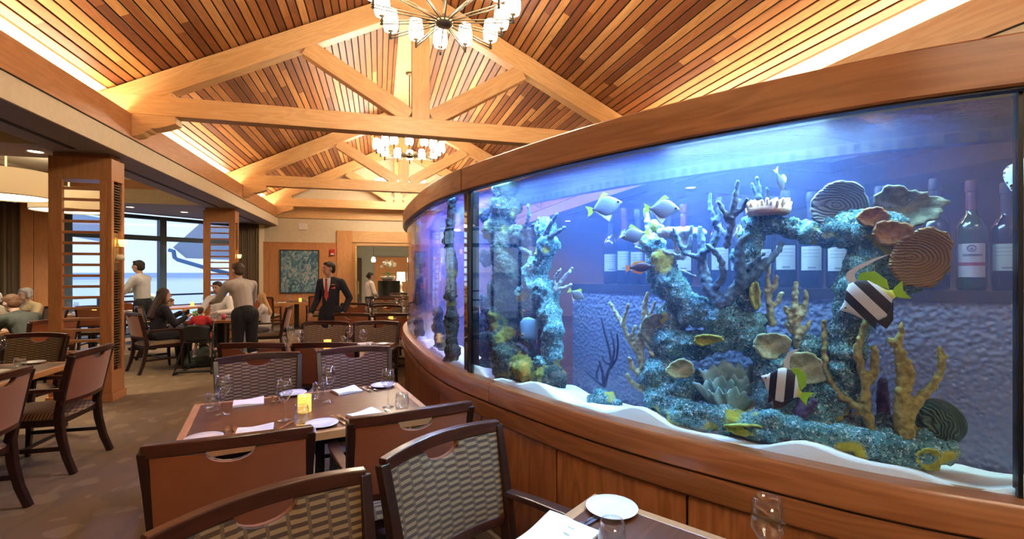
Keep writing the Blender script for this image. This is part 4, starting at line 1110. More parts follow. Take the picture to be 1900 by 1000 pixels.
coral('branching_coral', 'tan branching coral left of the central rock stack', [
 [(1200, 725, 11), (1196, 690, 10), (1185, 655, 8), (1165, 625, 6), (1155, 600, 5), (1132, 562, 4)], [(1155, 605, 5), (1162, 580, 4), (1166, 564, 3)],
 [(1196, 690, 9), (1190, 660, 8), (1185, 630, 8), (1196, 600, 7), (1196, 565, 6), (1202, 545, 4)], [(1196, 600, 5), (1210, 575, 4), (1215, 560, 3)],
 [(1200, 710, 9), (1206, 680, 8), (1212, 660, 7), (1228, 650, 5)], [(1195, 700, 8), (1175, 685, 6), (1168, 665, 5)], [(1205, 720, 8), (1220, 700, 5), (1222, 688, 4)], [(1190, 722, 8), (1172, 710, 6), (1164, 695, 4)], [(1212, 660, 6), (1200, 642, 5), (1196, 630, 4)], [(1180, 640, 6), (1172, 625, 5), (1178, 606, 4)]], .4, CM_TAN, .005, .25, seed=5)
coral('sea_whip', 'thin dark blue sea whip alone before the hammered glass', [
 [(1122, 716, 4), (1128, 690, 3.6), (1135, 675, 3.2), (1131, 650, 3), (1123, 620, 3), (1116, 590, 2.4)], [(1135, 678, 3.2), (1140, 650, 2.8), (1138, 630, 2.6), (1133, 616, 2.4)], [(1134, 682, 3.2), (1144, 665, 2.8), (1147, 640, 2.6), (1145, 620, 2.4)],
 [(1120, 716, 3.6), (1118, 690, 3), (1112, 670, 2.8)], [(1116, 714, 3.6), (1105, 705, 3), (1094, 695, 2.8), (1087, 688, 2.4)], [(1108, 707, 3), (1107, 692, 2.6), (1112, 678, 2.4)], [(1130, 675, 3), (1121, 670, 2.6), (1117, 660, 2.2)]], .5, CM_DK, .004, 0, .001, .05, 6)
coral('antler_coral', 'ochre antler coral with two forked stems in front of purple tubes', [
 [(1618, 800, 10), (1612, 775, 10), (1605, 745, 9), (1606, 715, 9), (1600, 690, 8), (1592, 665, 8), (1592, 640, 8), (1600, 615, 7), (1607, 592, 5)],
 [(1606, 718, 8), (1620, 700, 8), (1624, 670, 9), (1622, 645, 8)], [(1605, 770, 9), (1585, 750, 8), (1560, 735, 8), (1545, 715, 7), (1536, 690, 7), (1530, 660, 6), (1529, 625, 6), (1530, 595, 6)]], .3, CM_YEL, .006, .42, seed=7)
coral('antler_coral', 'thick ochre antler coral next to the round brain coral', [
 [(1680, 815, 18), (1678, 785, 20), (1676, 750, 18), (1674, 720, 13), (1672, 690, 10), (1668, 660, 9), (1666, 635, 8), (1672, 610, 6), (1673, 600, 4)], [(1666, 650, 6), (1655, 640, 5), (1650, 628, 4)], [(1668, 660, 7), (1680, 655, 5)],
 [(1690, 760, 14), (1712, 735, 10), (1730, 715, 9), (1744, 695, 8), (1748, 670, 8), (1746, 655, 7), (1744, 643, 5)], [(1748, 666, 6), (1757, 662, 4)], [(1680, 720, 12), (1690, 700, 10), (1684, 670, 8)], [(1690, 810, 14), (1706, 800, 11), (1712, 795, 9)]], .3, CM_YEL, .006, .42, seed=8)
coral('finger_coral', 'tan finger coral rising before the wine bottles, left of the striped fish', [[(1432, 600, 9), (1428, 570, 7), (1425, 545, 7), (1424, 515, 6), (1426, 500, 5)], [(1428, 575, 6), (1442, 560, 6), (1450, 545, 6)], [(1426, 545, 5), (1440, 528, 5), (1441, 512, 4)]], .5, CM_TAN, .005, .4, seed=9)
coral('finger_coral', 'bushy tan finger coral between the plate corals and the striped fish', [[(1482, 640, 10), (1478, 610, 9), (1476, 580, 8), (1476, 550, 7), (1477, 526, 6)], [(1480, 615, 7), (1466, 595, 6), (1458, 570, 5)], [(1480, 600, 6), (1492, 580, 6), (1497, 550, 5), (1494, 538, 4)], [(1484, 625, 7), (1498, 605, 6), (1504, 595, 5)], [(1478, 620, 7), (1466, 612, 6), (1460, 600, 5)]], .42, CM_TAN, .005, .5, seed=10)
coral('thicket_coral', 'frosty knobbly coral thicket behind the orange fish', [[(1218, 480, 7), (1208, 450, 7), (1202, 420, 6), (1197, 390, 5)], [(1225, 470, 7), (1222, 440, 6), (1228, 420, 5)], [(1205, 470, 6), (1192, 465, 4), (1180, 458, 3)], [(1210, 480, 6), (1230, 490, 4), (1260, 500, 3), (1290, 512, 3)], [(1215, 460, 6), (1240, 470, 4), (1262, 474, 3)]], .5, coral_mat('frosty_coral', (.25, .30, .32), (.6, .66, .66)), .005, .5, seed=11)
coral('soft_finger_coral', 'dark soft coral tuft halfway up the encrusted rock column', [[(1000, 660, 8), (985, 630, 6), (975, 605, 5)], [(1000, 660, 8), (1003, 630, 6), (1000, 605, 5)], [(990, 665, 8), (970, 645, 6), (960, 640, 5)], [(1005, 660, 7), (1018, 640, 6), (1024, 620, 5)], [(985, 670, 8), (962, 665, 6), (952, 650, 5)]], .3, CM_DK, .006, .3, seed=12)
coral('finger_coral', 'dark finger coral at the top of the encrusted rock column', [[(1010, 440, 6), (1022, 415, 5), (1034, 398, 4)], [(1015, 445, 6), (1035, 430, 5), (1048, 422, 4)], [(1008, 445, 6), (1004, 420, 5), (1000, 405, 4)]], .4, coral_mat('knobbly_dark', (.05, .07, .12), (.12, .15, .22)), .005, .4, seed=13)
coral('finger_coral', 'dark coral sprigs on the side of the mossy pillar', [[(962, 440, 6), (975, 420, 5), (982, 400, 4), (980, 380, 3)], [(968, 430, 5), (985, 425, 4), (992, 415, 3)], [(960, 460, 6), (985, 470, 5), (990, 490, 4)]], .45, coral_mat('knobbly_dark', (.05, .07, .12), (.12, .15, .22)), .005, .4, seed=14)
coral('finger_coral', 'dark bushy coral sprigs right of the encrusted rock column', [[(1020, 560, 6), (1035, 530, 5), (1050, 510, 4), (1062, 498, 3)], [(1030, 540, 5), (1045, 535, 4), (1060, 528, 3)], [(1025, 545, 5), (1030, 515, 4), (1040, 500, 3)]], .5, coral_mat('frosty_coral', (.25, .30, .32), (.6, .66, .66)), .005, .4, seed=15)
coral('tube_sponge', 'pair of upright dark purple tube sponges behind the ochre antlers', [[(1570, 775, 11), (1568, 745, 11), (1567, 718, 9)], [(1640, 780, 13), (1638, 740, 13), (1638, 708, 10)], [(1600, 780, 9), (1598, 740, 9), (1592, 715, 7)]], .6, coral_mat('purple_sponge', (.05, .03, .09), (.12, .08, .17)), .006, 0, .004, seed=16)
coral('tube_sponge', 'grey tube sponge leaning below the lower striped fish', [[(1480, 785, 10), (1498, 760, 9), (1510, 745, 8)], [(1475, 780, 9), (1485, 750, 7), (1484, 728, 6)]], .3, coral_mat('purple_sponge', (.05, .03, .09), (.12, .08, .17)), .006, 0, .004, seed=17)

def wavy_plate(name, label, px, py, rx, ry, t, mat, cup=.3, wav=.12, tilt=0.0, yaw=0.0, nl=7, cat='coral', thick=.008, seed=0):
    p = tk(px, py, t); d = px_of(p)[1]; k = d / F_PX; m = MB(); nr, na = 8, 48
    def fn(u, v):
        a = 2 * PI * u; w = 1 + .4 * wav * math.sin(nl * a + seed) + wav * .35 * math.sin((nl * 2 + 1) * a + 2 * seed) + .9 * wav * math.sin(2 * a + seed) + .8 * wav * math.sin(3 * a + 3 * seed)
        r = v * w; return Vector((r * math.cos(a) * rx * k, (cup * r * r + .25 * wav * v * v * math.sin((nl + 2) * a)) * max(rx, ry) * k, r * math.sin(a) * ry * k))
    m.grid(fn, na, nr)
    me = m.mesh(name, mat, True); R = Matrix.Rotation(-YAW - (px - CX) / F_PX * .55 + yaw, 4, 'Z') @ Matrix.Rotation(tilt, 4, 'X'); me.transform(R @ Matrix.Rotation(PI, 4, 'Z'))
    o = link(bpy.data.objects.new(name, me)); o.location = p; sd = o.modifiers.new('s', 'SOLIDIFY'); sd.thickness = thick; sd.offset = 0
    return tag(o, label, cat, 'aquarium corals')
def ridged(name, a, b, scale=60, rings=True):
    t = NT(name); v = t.coord('Object'); w = t.n('ShaderNodeTexWave', wave_type='RINGS' if rings else 'BANDS'); w.inputs['Scale'].default_value = scale; w.inputs['Distortion'].default_value = 4; w.inputs['Detail'].default_value = 2; t.l(v, w.inputs['Vector'])
    t.bsdf(t.mix(w.outputs['Fac'], a, b), .8, normal=t.bump(w.outputs['Fac'], .8, .006)); return t.m
CM_PL = coral_mat('olive_plate_coral', (.22, .24, .12), (.46, .50, .32), 30)
CM_BR = coral_mat('rust_plate_coral', (.16, .07, .025), (.33, .17, .06), 40)
wavy_plate('plate_coral', 'round olive plate coral behind the lower striped fish', 1490, 682, 37, 30, .35, CM_PL, .25, .07, seed=1)
wavy_plate('plate_coral', 'ragged olive plate coral above the lower striped fish', 1430, 640, 28, 26, .32, CM_PL, .3, .10, seed=2)
wavy_plate('plate_coral', 'small pale plate coral on the central rock stack', 1262, 684, 24, 18, .25, CM_PL, .3, .08, seed=3)
wavy_plate('plate_coral', 'flat dark plate coral at mid height on the central stack', 1220, 610, 32, 28, .45, coral_mat('dark_plate', (.10, .13, .10), (.22, .26, .18)), .2, .05, seed=4)
wavy_plate('lettuce_coral', 'ridged grey fan coral on top of the rock arch', 1555, 382, 48, 42, .5, ridged('ridged_grey', (.13, .15, .16), (.23, .26, .27), 36), .35, .05, .15, seed=5)
wavy_plate('lettuce_coral', 'ruffled green-grey coral on the upper right of the arch', 1680, 385, 50, 34, .5, coral_mat('ruffled_green', (.07, .09, .06), (.20, .22, .15), 30), .4, .16, seed=6)
wavy_plate('cup_coral', 'rust brown cup coral with pale rim on the arch', 1620, 405, 24, 20, .28, CM_BR, .35, .10, seed=7)
wavy_plate('cup_coral', 'second rust brown cup coral with dark mouth on the arch', 1652, 432, 27, 24, .26, CM_BR, .35, .10, seed=8)
wavy_plate('shell_coral', 'big brown scalloped shell coral hanging right of the arch', 1695, 478, 46, 54, .4, ridged('scallop_brown', (.16, .09, .03), (.29, .165, .06), 34), .5, .07, .1, .2, seed=9)
wavy_plate('sponge_patch', 'yellow sponge patch under the rock shelf', 1312, 628, 26, 9, .22, coral_mat('yellow_sponge', (.22, .22, .02), (.42, .40, .06)), .3, .12, .2, seed=10)
wavy_plate('sponge_patch', 'yellow sponge patch at the foot of the thick antler coral', 1722, 850, 20, 18, .2, coral_mat('yellow_sponge', (.22, .22, .02), (.42, .40, .06)), .3, .12, seed=11)
wavy_plate('sponge_patch', 'yellow-green sponge mat on the sand bank below the leafy coral', 1385, 790, 44, 10, .16, coral_mat('yellow_green_sponge', (.22, .30, .05), (.42, .50, .12)), .3, .14, .3, seed=12)
wavy_plate('sponge_patch', 'ochre sponge along the left leg of the arch', 1400, 548, 8, 26, .38, coral_mat('yellow_sponge', (.22, .22, .02), (.42, .40, .06)), .3, .1, seed=13)
# flat-topped table coral
def table_coral():
    p = tk(1265, 432, .5); k = px_of(p)[1] / F_PX; m = MB()
    for dx, r in ((-32, 13), (-20, 15), (-4, 15), (12, 16), (26, 13), (34, 10)): m.ball((dx * k, .01 * math.sin(dx), 0), (r * k, r * k, r * k * .75))
    m.capsule((-8 * k, 0, 0), 9 * k, (-2 * k, 0, -40 * k), 12 * k); m.capsule((12 * k, 0, 0), 6 * k, (0, 0, -40 * k), 10 * k)
    me = remesh(m, .006, 1, lambda co: .006 * mnoise.noise(co * 90)); o = from_mesh('table_coral', me, coral_mat('frosty_coral', (.25, .30, .32), (.6, .66, .66))); o.location = p; o.rotation_euler = (0, 0, -YAW - .2)
    return tag(o, 'frosty flat-topped table coral below the silver fish', 'coral', 'aquarium corals')
table_coral()
# orange-topped cup with frilled anemone
def anemone():
    p = tk(1425, 400, .42); k = px_of(p)[1] / F_PX
    t = thing('frilled_anemone', 'pale orange frilled anemone in a round cup on top of the arch', 'anemone', p, group='aquarium corals')
    MB().lathe([(0, 0), (32 * k, 0), (37 * k, 4 * k), (38 * k, 14 * k), (30 * k, 14 * k), (0, 13 * k)], 30).build('cup', coral_mat('peach_cup', (.45, .26, .18), (.62, .40, .30)), t, True)
    rr = random.Random(5); m = MB()
    for i in range(90):
        a = rr.random() * 2 * PI; r = math.sqrt(rr.random()) * 36 * k
        m.capsule((r * math.cos(a), r * math.sin(a), 12 * k), 3.2 * k, (r * 1.12 * math.cos(a), r * 1.12 * math.sin(a), (20 + 8 * rr.random()) * k), 2.8 * k, 6)
    o = m.build('tentacle_frill', coral_mat('cream_tips', (.75, .55, .40), (.85, .80, .68), 20), t, True); o['kind'] = 'stuff'
anemone()
# brain coral
def brain():
    p = tk(1735, 782, .5); k = px_of(p)[1] / F_PX; t = NT('brain_ridges'); v = t.coord('Object', (1, 1, 1))
    w = t.n('ShaderNodeTexWave'); w.inputs['Scale'].default_value = 38; w.inputs['Distortion'].default_value = 9; w.inputs['Detail'].default_value = 1.2; w.inputs['Detail Scale'].default_value = .8; t.l(v, w.inputs['Vector'])
    t.bsdf(t.mix(w.outputs['Fac'], (.015, .05, .04), (.09, .20, .15)), .7, normal=t.bump(w.outputs['Fac'], 1.0, .01))
    m = MB(); m.ball((0, 0, 0), (44 * k, 44 * k, 42 * k), nu=36, nv=24)
    for i, q in enumerate(m.v): m.v[i] = tuple(Vector(q) * (1 + .03 * mnoise.noise(Vector(q) * 20)))
    o = m.build('brain_coral', t.m, None, True); o.location = p
    return tag(o, 'round green brain coral on the sand at the right', 'coral', 'aquarium corals')
brain()
# leafy cabbage coral
def leafy():
    p = tk(1352, 752, .42); k = px_of(p)[1] / F_PX
    t = thing('cabbage_coral', 'teal leafy cabbage coral in the hollow of the central rock', 'coral', p, group='aquarium corals'); rr = random.Random(9)
    M = coral_mat('teal_leaf', (.16, .36, .40), (.34, .58, .60), 14, .2)
    for i, (dx, h, w, an, dy) in enumerate(((-34, 52, 22, -.45, .0), (-24, 76, 24, -.2, .03), (-8, 60, 20, -.15, -.02), (0, 86, 26, .0, .04), (14, 64, 20, .12, -.02), (24, 84, 26, .2, .03), (34, 56, 22, .45, 0), (-16, 38, 18, -.3, -.05), (8, 42, 18, .1, -.06), (26, 34, 16, .4, -.05))):
        m = MB()
        def fn(u, v, w=w, h=h, an=an, i=i):
            a = (u - .5) * 2; ww = w * (.35 + .65 * v); x = a * ww + h * v * math.sin(an); z = h * v * math.cos(an) * (1 - .12 * abs(a) ** 3) + (5 * math.sin(a * 6 + i) + 3 * math.sin(a * 11)) * v
            return (x * k, (6 * math.sin(a * 2.6 + i) * v - 8 * v * v) * k, z * k)
        m.grid(fn, 14, 8); o = m.build('leaf', M, t, True, fix=False); o.location = (dx * .55 * k, dy * .5, -8 * k)
        sd = o.modifiers.new('s', 'SOLIDIFY'); sd.thickness = .006
    t.rotation_euler = (0, 0, -YAW - .35)
leafy()
# ================================================================== FISH
def silver_mat():
    t = NT('silver_scales'); v = t.coord('Object', (1, 1, 1)); n = t.noise(v, 160, 3)
    t.bsdf(t.mix(n, (.11, .125, .15), (.24, .26, .28)), .35, .2, normal=t.bump(n, .2, .002)); return t.m
def stripe_mat(name, stops, skew=.35):
    t = NT(name); sp = t.n('ShaderNodeSeparateXYZ'); t.l(t.n('ShaderNodeTexCoord').outputs['Object'], sp.inputs[0])
    f = t.math('ADD', sp.outputs[0], t.math('MULTIPLY', sp.outputs[2], skew))
    rm = t.n('ShaderNodeValToRGB'); rm.color_ramp.interpolation = 'CONSTANT'; cr = rm.color_ramp
    while len(cr.elements) < len(stops): cr.elements.new(.5)
    for e, (p, c) in zip(cr.elements, stops): e.position = p; e.color = tuple(c) + (1,)
    t.l(f, rm.inputs[0]); t.bsdf(rm.outputs[0], .4); return t.m
M_SILVER = silver_mat(); M_FIN = plain('yellow_green_fin', (.45, .62, .04), .5); M_EYE = plain('fish_eye', (.004, .004, .006), .15); M_EYER = plain('fish_eye_ring', (.6, .55, .35), .3)
P_SILVER = [(0, .0, 0), (.03, .03, -.03), (.09, .09, -.08), (.2, .195, -.165), (.35, .30, -.26), (.5, .345, -.33), (.64, .31, -.32), (.78, .19, -.215), (.92, .07, -.075), (1.0, .05, -.05), (1.04, .05, -.05)]
P_TALL = [(0, .0, -.02), (.06, .04, -.07), (.14, .13, -.13), (.24, .33, -.26), (.38, .47, -.40), (.55, .50, -.46), (.72, .42, -.42), (.86, .22, -.24), (.95, .10, -.11), (1.02, .08, -.08)]
P_LONG = [(0, 0, 0), (.05, .06, -.05), (.15, .13, -.12), (.3, .20, -.19), (.5, .24, -.22), (.7, .19, -.18), (.88, .09, -.08), (1.0, .06, -.05), (1.04, .05, -.045)]
TAILF = [(1.0, .05), (1.08, .12), (1.25, .20), (1.20, .05), (1.19, 0), (1.20, -.05), (1.25, -.20), (1.08, -.12), (1.0, -.05)]
def fish(label, px, py, t, Lpx, facing, ang=0.0, prof=P_SILVER, thick=.13, mat=None, fins=(), eye=(.14, .04, .055), yaw=0.0, name='fish'):
    p = tk(px, py, t); L = Lpx * px_of(p)[1] / F_PX * .82
    root = thing(name, label, 'fish', p, group='aquarium fish')
    view = Vector((p.x, p.y, 0)).normalized(); base = math.atan2(view.y, view.x) - PI / 2      # local x to the right as seen
    root.rotation_mode = 'XYZ'
    R = Matrix.Rotation(base + yaw, 4, 'Z') @ Matrix.Rotation(-math.radians(ang), 4, 'Y') @ Matrix.Diagonal((-1 if facing < 0 else 1, -1 if facing < 0 else 1, 1, 1))
    root.rotation_euler = R.to_euler()
    m = MB(); n = 16; rings = []
    for i, (x, a, b) in enumerate(prof):
        h = (a - b) / 2; c = (a + b) / 2; th_ = thick * (math.sin(PI * min(1, (x + .04) / 1.1)) ** .7) * .5 if 0 < x else .003
        rings.append([m.vert(((.5 - x) * L, math.cos(2 * PI * j / n) * th_ * L, (c + h * math.sin(2 * PI * j / n) * (1 if h > 0 else 1) + (.004 if h == 0 else 0) * math.sin(2 * PI * j / n)) * L)) for j in range(n)])
    for r0, r1 in zip(rings, rings[1:]):
        for j in range(n): m.f.append((r0[j], r0[(j + 1) % n], r1[(j + 1) % n], r1[j]))
    m.f.append(tuple(rings[0])); m.f.append(tuple(rings[-1]))
    m.build('body', mat or M_SILVER, root, True)
    for nm, poly, fm in fins:
        f = MB().prism([((.5 - x) * L, z * L) for x, z in poly], 'Y', -.006 * L, .006 * L); f.build(nm, fm, root)
    ex, ez, er = eye
    tw = thick * (math.sin(PI * (ex + .04) / 1.1) ** .7) * .5
    for s in (-1, 1):
        e = MB().ball(((.5 - ex) * L, s * tw * L * .86, ez * L), (er * L, er * L * .5, er * L)).build('eye', M_EYER, root, True)
        MB().ball(((.5 - ex) * L, s * (tw * .86 + er * .30) * L, ez * L), (er * L * .78, er * L * .36, er * L * .78)).build('pupil', M_EYE, e, True)
    return root
DORS = ('dorsal_fin', [(.38, .38), (.52, .50), (.60, .46), (.78, .26), (.96, .08), (.9, .06), (.7, .26), (.5, .36)], M_FIN)
ANAL = ('anal_fin', [(.45, -.34), (.58, -.52), (.66, -.44), (.80, -.26), (.96, -.08), (.9, -.06), (.7, -.28), (.55, -.32)], plain('pale_fin', (.6, .66, .5), .5))
TAIL = ('tail_fin', TAILF, M_FIN)
SF = (DORS, ANAL, TAIL)
fish('silver fish with yellow tail at the upper left, swimming up to the right', 1128, 382, .3, 66, 1, 14, fins=SF)
fish('silver fish with yellow-green tail swimming right, next to the first', 1234, 388, .3, 64, 1, -4, fins=SF)
fish('silver fish facing left above the orange-edged dark fish', 1174, 437, .3, 52, -1, 12, fins=SF)
fish('silver fish seen in profile beside the tall rock column', 1072, 548, .35, 34, 1, -30, fins=SF)
fish('small greenish fish seen head-on near the water surface', 1448, 338, .35, 46, 1, -62, fins=(('dorsal_fin', [(.3, .3), (.5, .5), (.75, .42), (.8, .2)], M_FIN), TAIL), prof=P_LONG, yaw=.9, thick=.16)
M_DKF = stripe_mat('dark_orange_stripe', [(0, (.55, .22, .05)), (.012, (.02, .01, .015)), (.05, (.16, .06, .10))], 0)
MOR = plain('orange_fin', (.75, .25, .03), .5)
fish('dark fish with orange fin edges facing right before the frosty coral', 1190, 496, .25, 48, 1, 4, P_LONG, .16, plain('dark_maroon_fish', (.045, .012, .02), .45), (('dorsal_fin', [(.2, .14), (.4, .30), (.8, .28), (1.0, .1), (.8, .12)], MOR), ('anal_fin', [(.3, -.18), (.55, -.32), (.9, -.22), (.95, -.08), (.7, -.14)], MOR), ('tail_fin', TAILF, MOR)))
WB = [(0, (.60, .62, .66)), (.5, (.6, .62, .66))]
def banner_mat(name, L):
    s = L
    # object x runs from +.5L (nose) to -.5L; shift so the ramp covers the body
    t = NT(name); sp = t.n('ShaderNodeSeparateXYZ'); t.l(t.n('ShaderNodeTexCoord').outputs['Object'], sp.inputs[0])
    f = t.math('DIVIDE', t.math('ADD', t.math('MULTIPLY', sp.outputs[0], -1.0), t.math('MULTIPLY', sp.outputs[2], .35)), L); f = t.math('ADD', f, .5)
    rm = t.n('ShaderNodeValToRGB'); cr = rm.color_ramp; cr.interpolation = 'CONSTANT'
    W, B = (.68, .72, .80), (.006, .007, .014)
    st = [(0, W), (.22, B), (.40, W), (.62, B), (.84, W), (.92, (.6, .6, .1))]
    while len(cr.elements) < len(st): cr.elements.new(.5)
    for e, (p, c) in zip(cr.elements, st): e.position = p; e.color = tuple(c) + (1,)
    t.l(f, rm.inputs[0]); t.bsdf(rm.outputs[0], .45); return t.m
def banner(label, px, py, t, Lpx, facing, ang, streamer):
    p = tk(px, py, t); L = Lpx * px_of(p)[1] / F_PX * .82; M = banner_mat('black_white_bands', L); YG = plain('lime_fin', (.30, .62, .02), .5); WF = plain('white_fin', (.7, .74, .82), .5); BF = plain('black_fin', (.006, .007, .014), .5)
    return fish(label, px, py, t, Lpx, facing, ang, P_TALL, .13, M, (('streamer_fin', streamer, WF), ('dorsal_fin', [(.52, .48), (.66, .62), (.90, .56), (1.02, .30), (.98, .10), (.8, .30)], YG), ('tail_fin', TAILF, YG), ('anal_fin', [(.50, -.44), (.62, -.66), (.80, -.52), (.96, -.12), (.75, -.38)], BF), ('pelvic_fin', [(.36, -.36), (.44, -.62), (.52, -.48), (.46, -.40)], BF)), (.12, .0, .03))
banner('black and white banded fish with lime fins at the right, swimming left', 1606, 560, .12, 104, -1, 22, [(.40, .44), (.36, .62), (.44, .72), (.62, .78), (.98, .82), (1.3, .80), (.98, .76), (.66, .70), (.54, .62), (.52, .48)])
banner('smaller banded fish with lime fins and tall white streamer, low in the middle', 1448, 714, .12, 84, -1, -24, [(.40, .44), (.30, .66), (.30, .86), (.40, 1.02), (.52, 1.12), (.44, .98), (.40, .80), (.46, .60), (.54, .48)])
M_YT = plain('yellow_blue_fish', (.22, .30, .10), .45)
fish('yellow and blue fish nosing out of a hole in the rock column', 985, 612, .22, 62, -1, 38, P_TALL, .14, plain('pale_blue_fish', (.12, .24, .40), .45), (DORS, ANAL, ('tail_fin', TAILF, plain('yellow_tail', (.75, .70, .02), .5))))
def spots():
    t = NT('spotted_skin'); vo = t.n('ShaderNodeTexVoronoi'); vo.inputs['Scale'].default_value = 70; vo.inputs['Randomness'].default_value = .4; t.l(t.coord('Object'), vo.inputs['Vector'])
    t.bsdf(t.mix(t.math('LESS_THAN', vo.outputs['Distance'], .30), (.50, .58, .58), (.03, .03, .03)), .6); return t.m
fish('pale fish with black polka dots at the right edge of the aquarium', 1893, 322, .35, 82, -1, 70, P_SILVER, .2, spots(), (('pectoral_fin', [(.3, -.2), (.45, -.55), (.7, -.6), (.6, -.3)], spots()), ('tail_fin', TAILF, spots())))

# ================================================================== WINE SHELF BEHIND THE AQUARIUM
S0, S1 = s_at(1885, BK - .02), s_at(1062, BK - .02)
ws = thing('wine_shelf', 'dark wine shelf over a hammered glass screen behind the aquarium', 'shelf')
def hb(t):
    v = t.coord('UV', (1, 1, 1)); vo = t.n('ShaderNodeTexVoronoi', feature='SMOOTH_F1'); vo.inputs['Scale'].default_value = 62; t.l(v, vo.inputs['Vector'])
    return t.bump(vo.outputs['Distance'], 1.0, .011)
def hammered():
    t = NT('hammered_glass'); nb = hb(t); b = t.bsdf((.22, .22, .28), .3, normal=nb, spec=.5); return t.m
sweep('hammered_glass_screen', [(BK - .03, .02), (BK - .022, .02), (BK - .022, 1.475), (BK - .03, 1.475)], S0 - .9, S1, hammered(), ws)
M_SHELF = plain('shelf_espresso', (.028, .014, .012), .35)
sweep('shelf_board', [(BK - .17, 1.475), (BK - .015, 1.475), (BK - .015, 1.515), (BK - .17, 1.515)], S0 - .9, S1, M_SHELF, ws)
sweep('shelf_back', [(BK - .18, .02), (BK - .17, .02), (BK - .17, 1.475), (BK - .18, 1.475)], S0 - .9, S1, plain('cabinet_dark', (.05, .035, .03), .6), ws)
M_WG = [plain('wine_bottle_brown', (.012, .006, .004), .08, coat=.5), plain('wine_bottle_green', (.02, .035, .006), .08, coat=.5), plain('wine_bottle_black', (.004, .006, .010), .08, coat=.5)]
def bottle(s, kind, label, capsule, tall=1.0):
    p = cpt(s, BK - .085, 1.5155); t = thing('wine_bottle', label, 'wine bottle', p, group='wine bottles on the shelf')
    r = .042; h = .36 * tall
    prof = [(0, .004), (r * .9, 0), (r, .008), (r, h * .58), (r * .96, h * .63), (r * .72, h * .70), (r * .42, h * .75), (r * .36, h * .80), (r * .35, h * .97), (r * .40, h * .975), (r * .40, h), (0, h)]
    MB().lathe(prof, 28).build('glass', M_WG[kind], t, 'auto')
    MB().lathe([(r * .37, h * .78), (r * .385, h * .80), (r * .37, h * .97), (r * .43, h * .975), (r * .46, h * 1.0), (r * .43, h * 1.07), (r * .36, h * 1.09), (0, h * 1.09)], 20).build('capsule', capsule, t, 'auto')
    view = math.atan2(-p.y, -p.x); m = MB()
    paper = plain('label_paper_cream', (.34, .30, .23), .8) if kind != 1 else plain('label_paper_blush', (.40, .29, .26), .8)
    z0, z1 = (h * .20, h * .47) if kind != 1 else (h * .13, h * .46)
    def fn(u, v): a = view + (u - .5) * 1.9; return ((r + .0008) * math.cos(a), (r + .0008) * math.sin(a), z0 + (z1 - z0) * v)
    m.grid(fn, 12, 1); lb = m.build('label', paper, t, True, fix=False)
    dk = plain('label_ink', (.12, .08, .07), .8); rd = plain('label_red_ink', (.25, .02, .025), .7)
    def stripe(nm, u0, u1, v0, v1, mat):
        q = MB(); q.grid(lambda u, v: Vector(fn(u0 + (u1 - u0) * u, v0 + (v1 - v0) * v)) + Vector((math.cos(view + (u0 + (u1 - u0) * u - .5) * 1.9), math.sin(view + (u0 + (u1 - u0) * u - .5) * 1.9), 0)) * .0006, 8, 1); q.build(nm, mat, lb, fix=False)
    if kind == 1:
        stripe('red_band', .02, .98, .34, .44, rd)
        q = MB(); a0 = view; cz = z0 + (z1 - z0) * .86
        ring = [((r + .0018) * math.cos(a0 + .011 / r * math.cos(k)), (r + .0018) * math.sin(a0 + .011 / r * math.cos(k)), cz + .011 * math.sin(k)) for k in [2 * PI * i / 20 for i in range(21)]]
        q.tube(ring, .0014, 5); q.ball(((r + .0015) * math.cos(a0), (r + .0015) * math.sin(a0), cz - .001), (.003, .0045, .005)); q.build('round_emblem', dk, lb)
        stripe('text_line', .2, .85, .62, .69, dk)
    else:
        for v in (.84, .70, .56): stripe('text_line', .12, .88, v, v + .018, dk)
        stripe('text_line', .35, .7, .08, .14, dk)
    return t
cap_p = plain('capsule_plum', (.035, .025, .05), .4); cap_r = plain('capsule_wine_red', (.13, .015, .02), .4); cap_k = plain('capsule_black', (.012, .012, .02), .4)
ORD = 'first second third fourth fifth sixth seventh eighth ninth tenth eleventh twelfth thirteenth fourteenth fifteenth sixteenth seventeenth eighteenth nineteenth twentieth'.split()
sb = s_at(1868, BK - .085); i = 0
descr = ['blue-black wine bottle with cream label at the right end, below the spotted fish', 'green wine bottle with a round emblem and red band on its label', 'brown wine bottle with cream label and plum capsule beside the green one']
while sb < s_at(1090, BK - .085):
    k = (2, 1, 0)[i] if i < 3 else (0, 2, 2, 0, 2)[i % 5]
    lab = descr[i] if i < 3 else 'dark wine bottle with pale label, %s from the right end of the shelf row' % ORD[i]
    if i < 3 or i % 7 != 5: bottle(sb, k, lab, (cap_p, cap_r, cap_p, cap_k)[i % 4], 1.0 + .04 * ((i * 7) % 3 - 1))
    sb += .098; i += 1
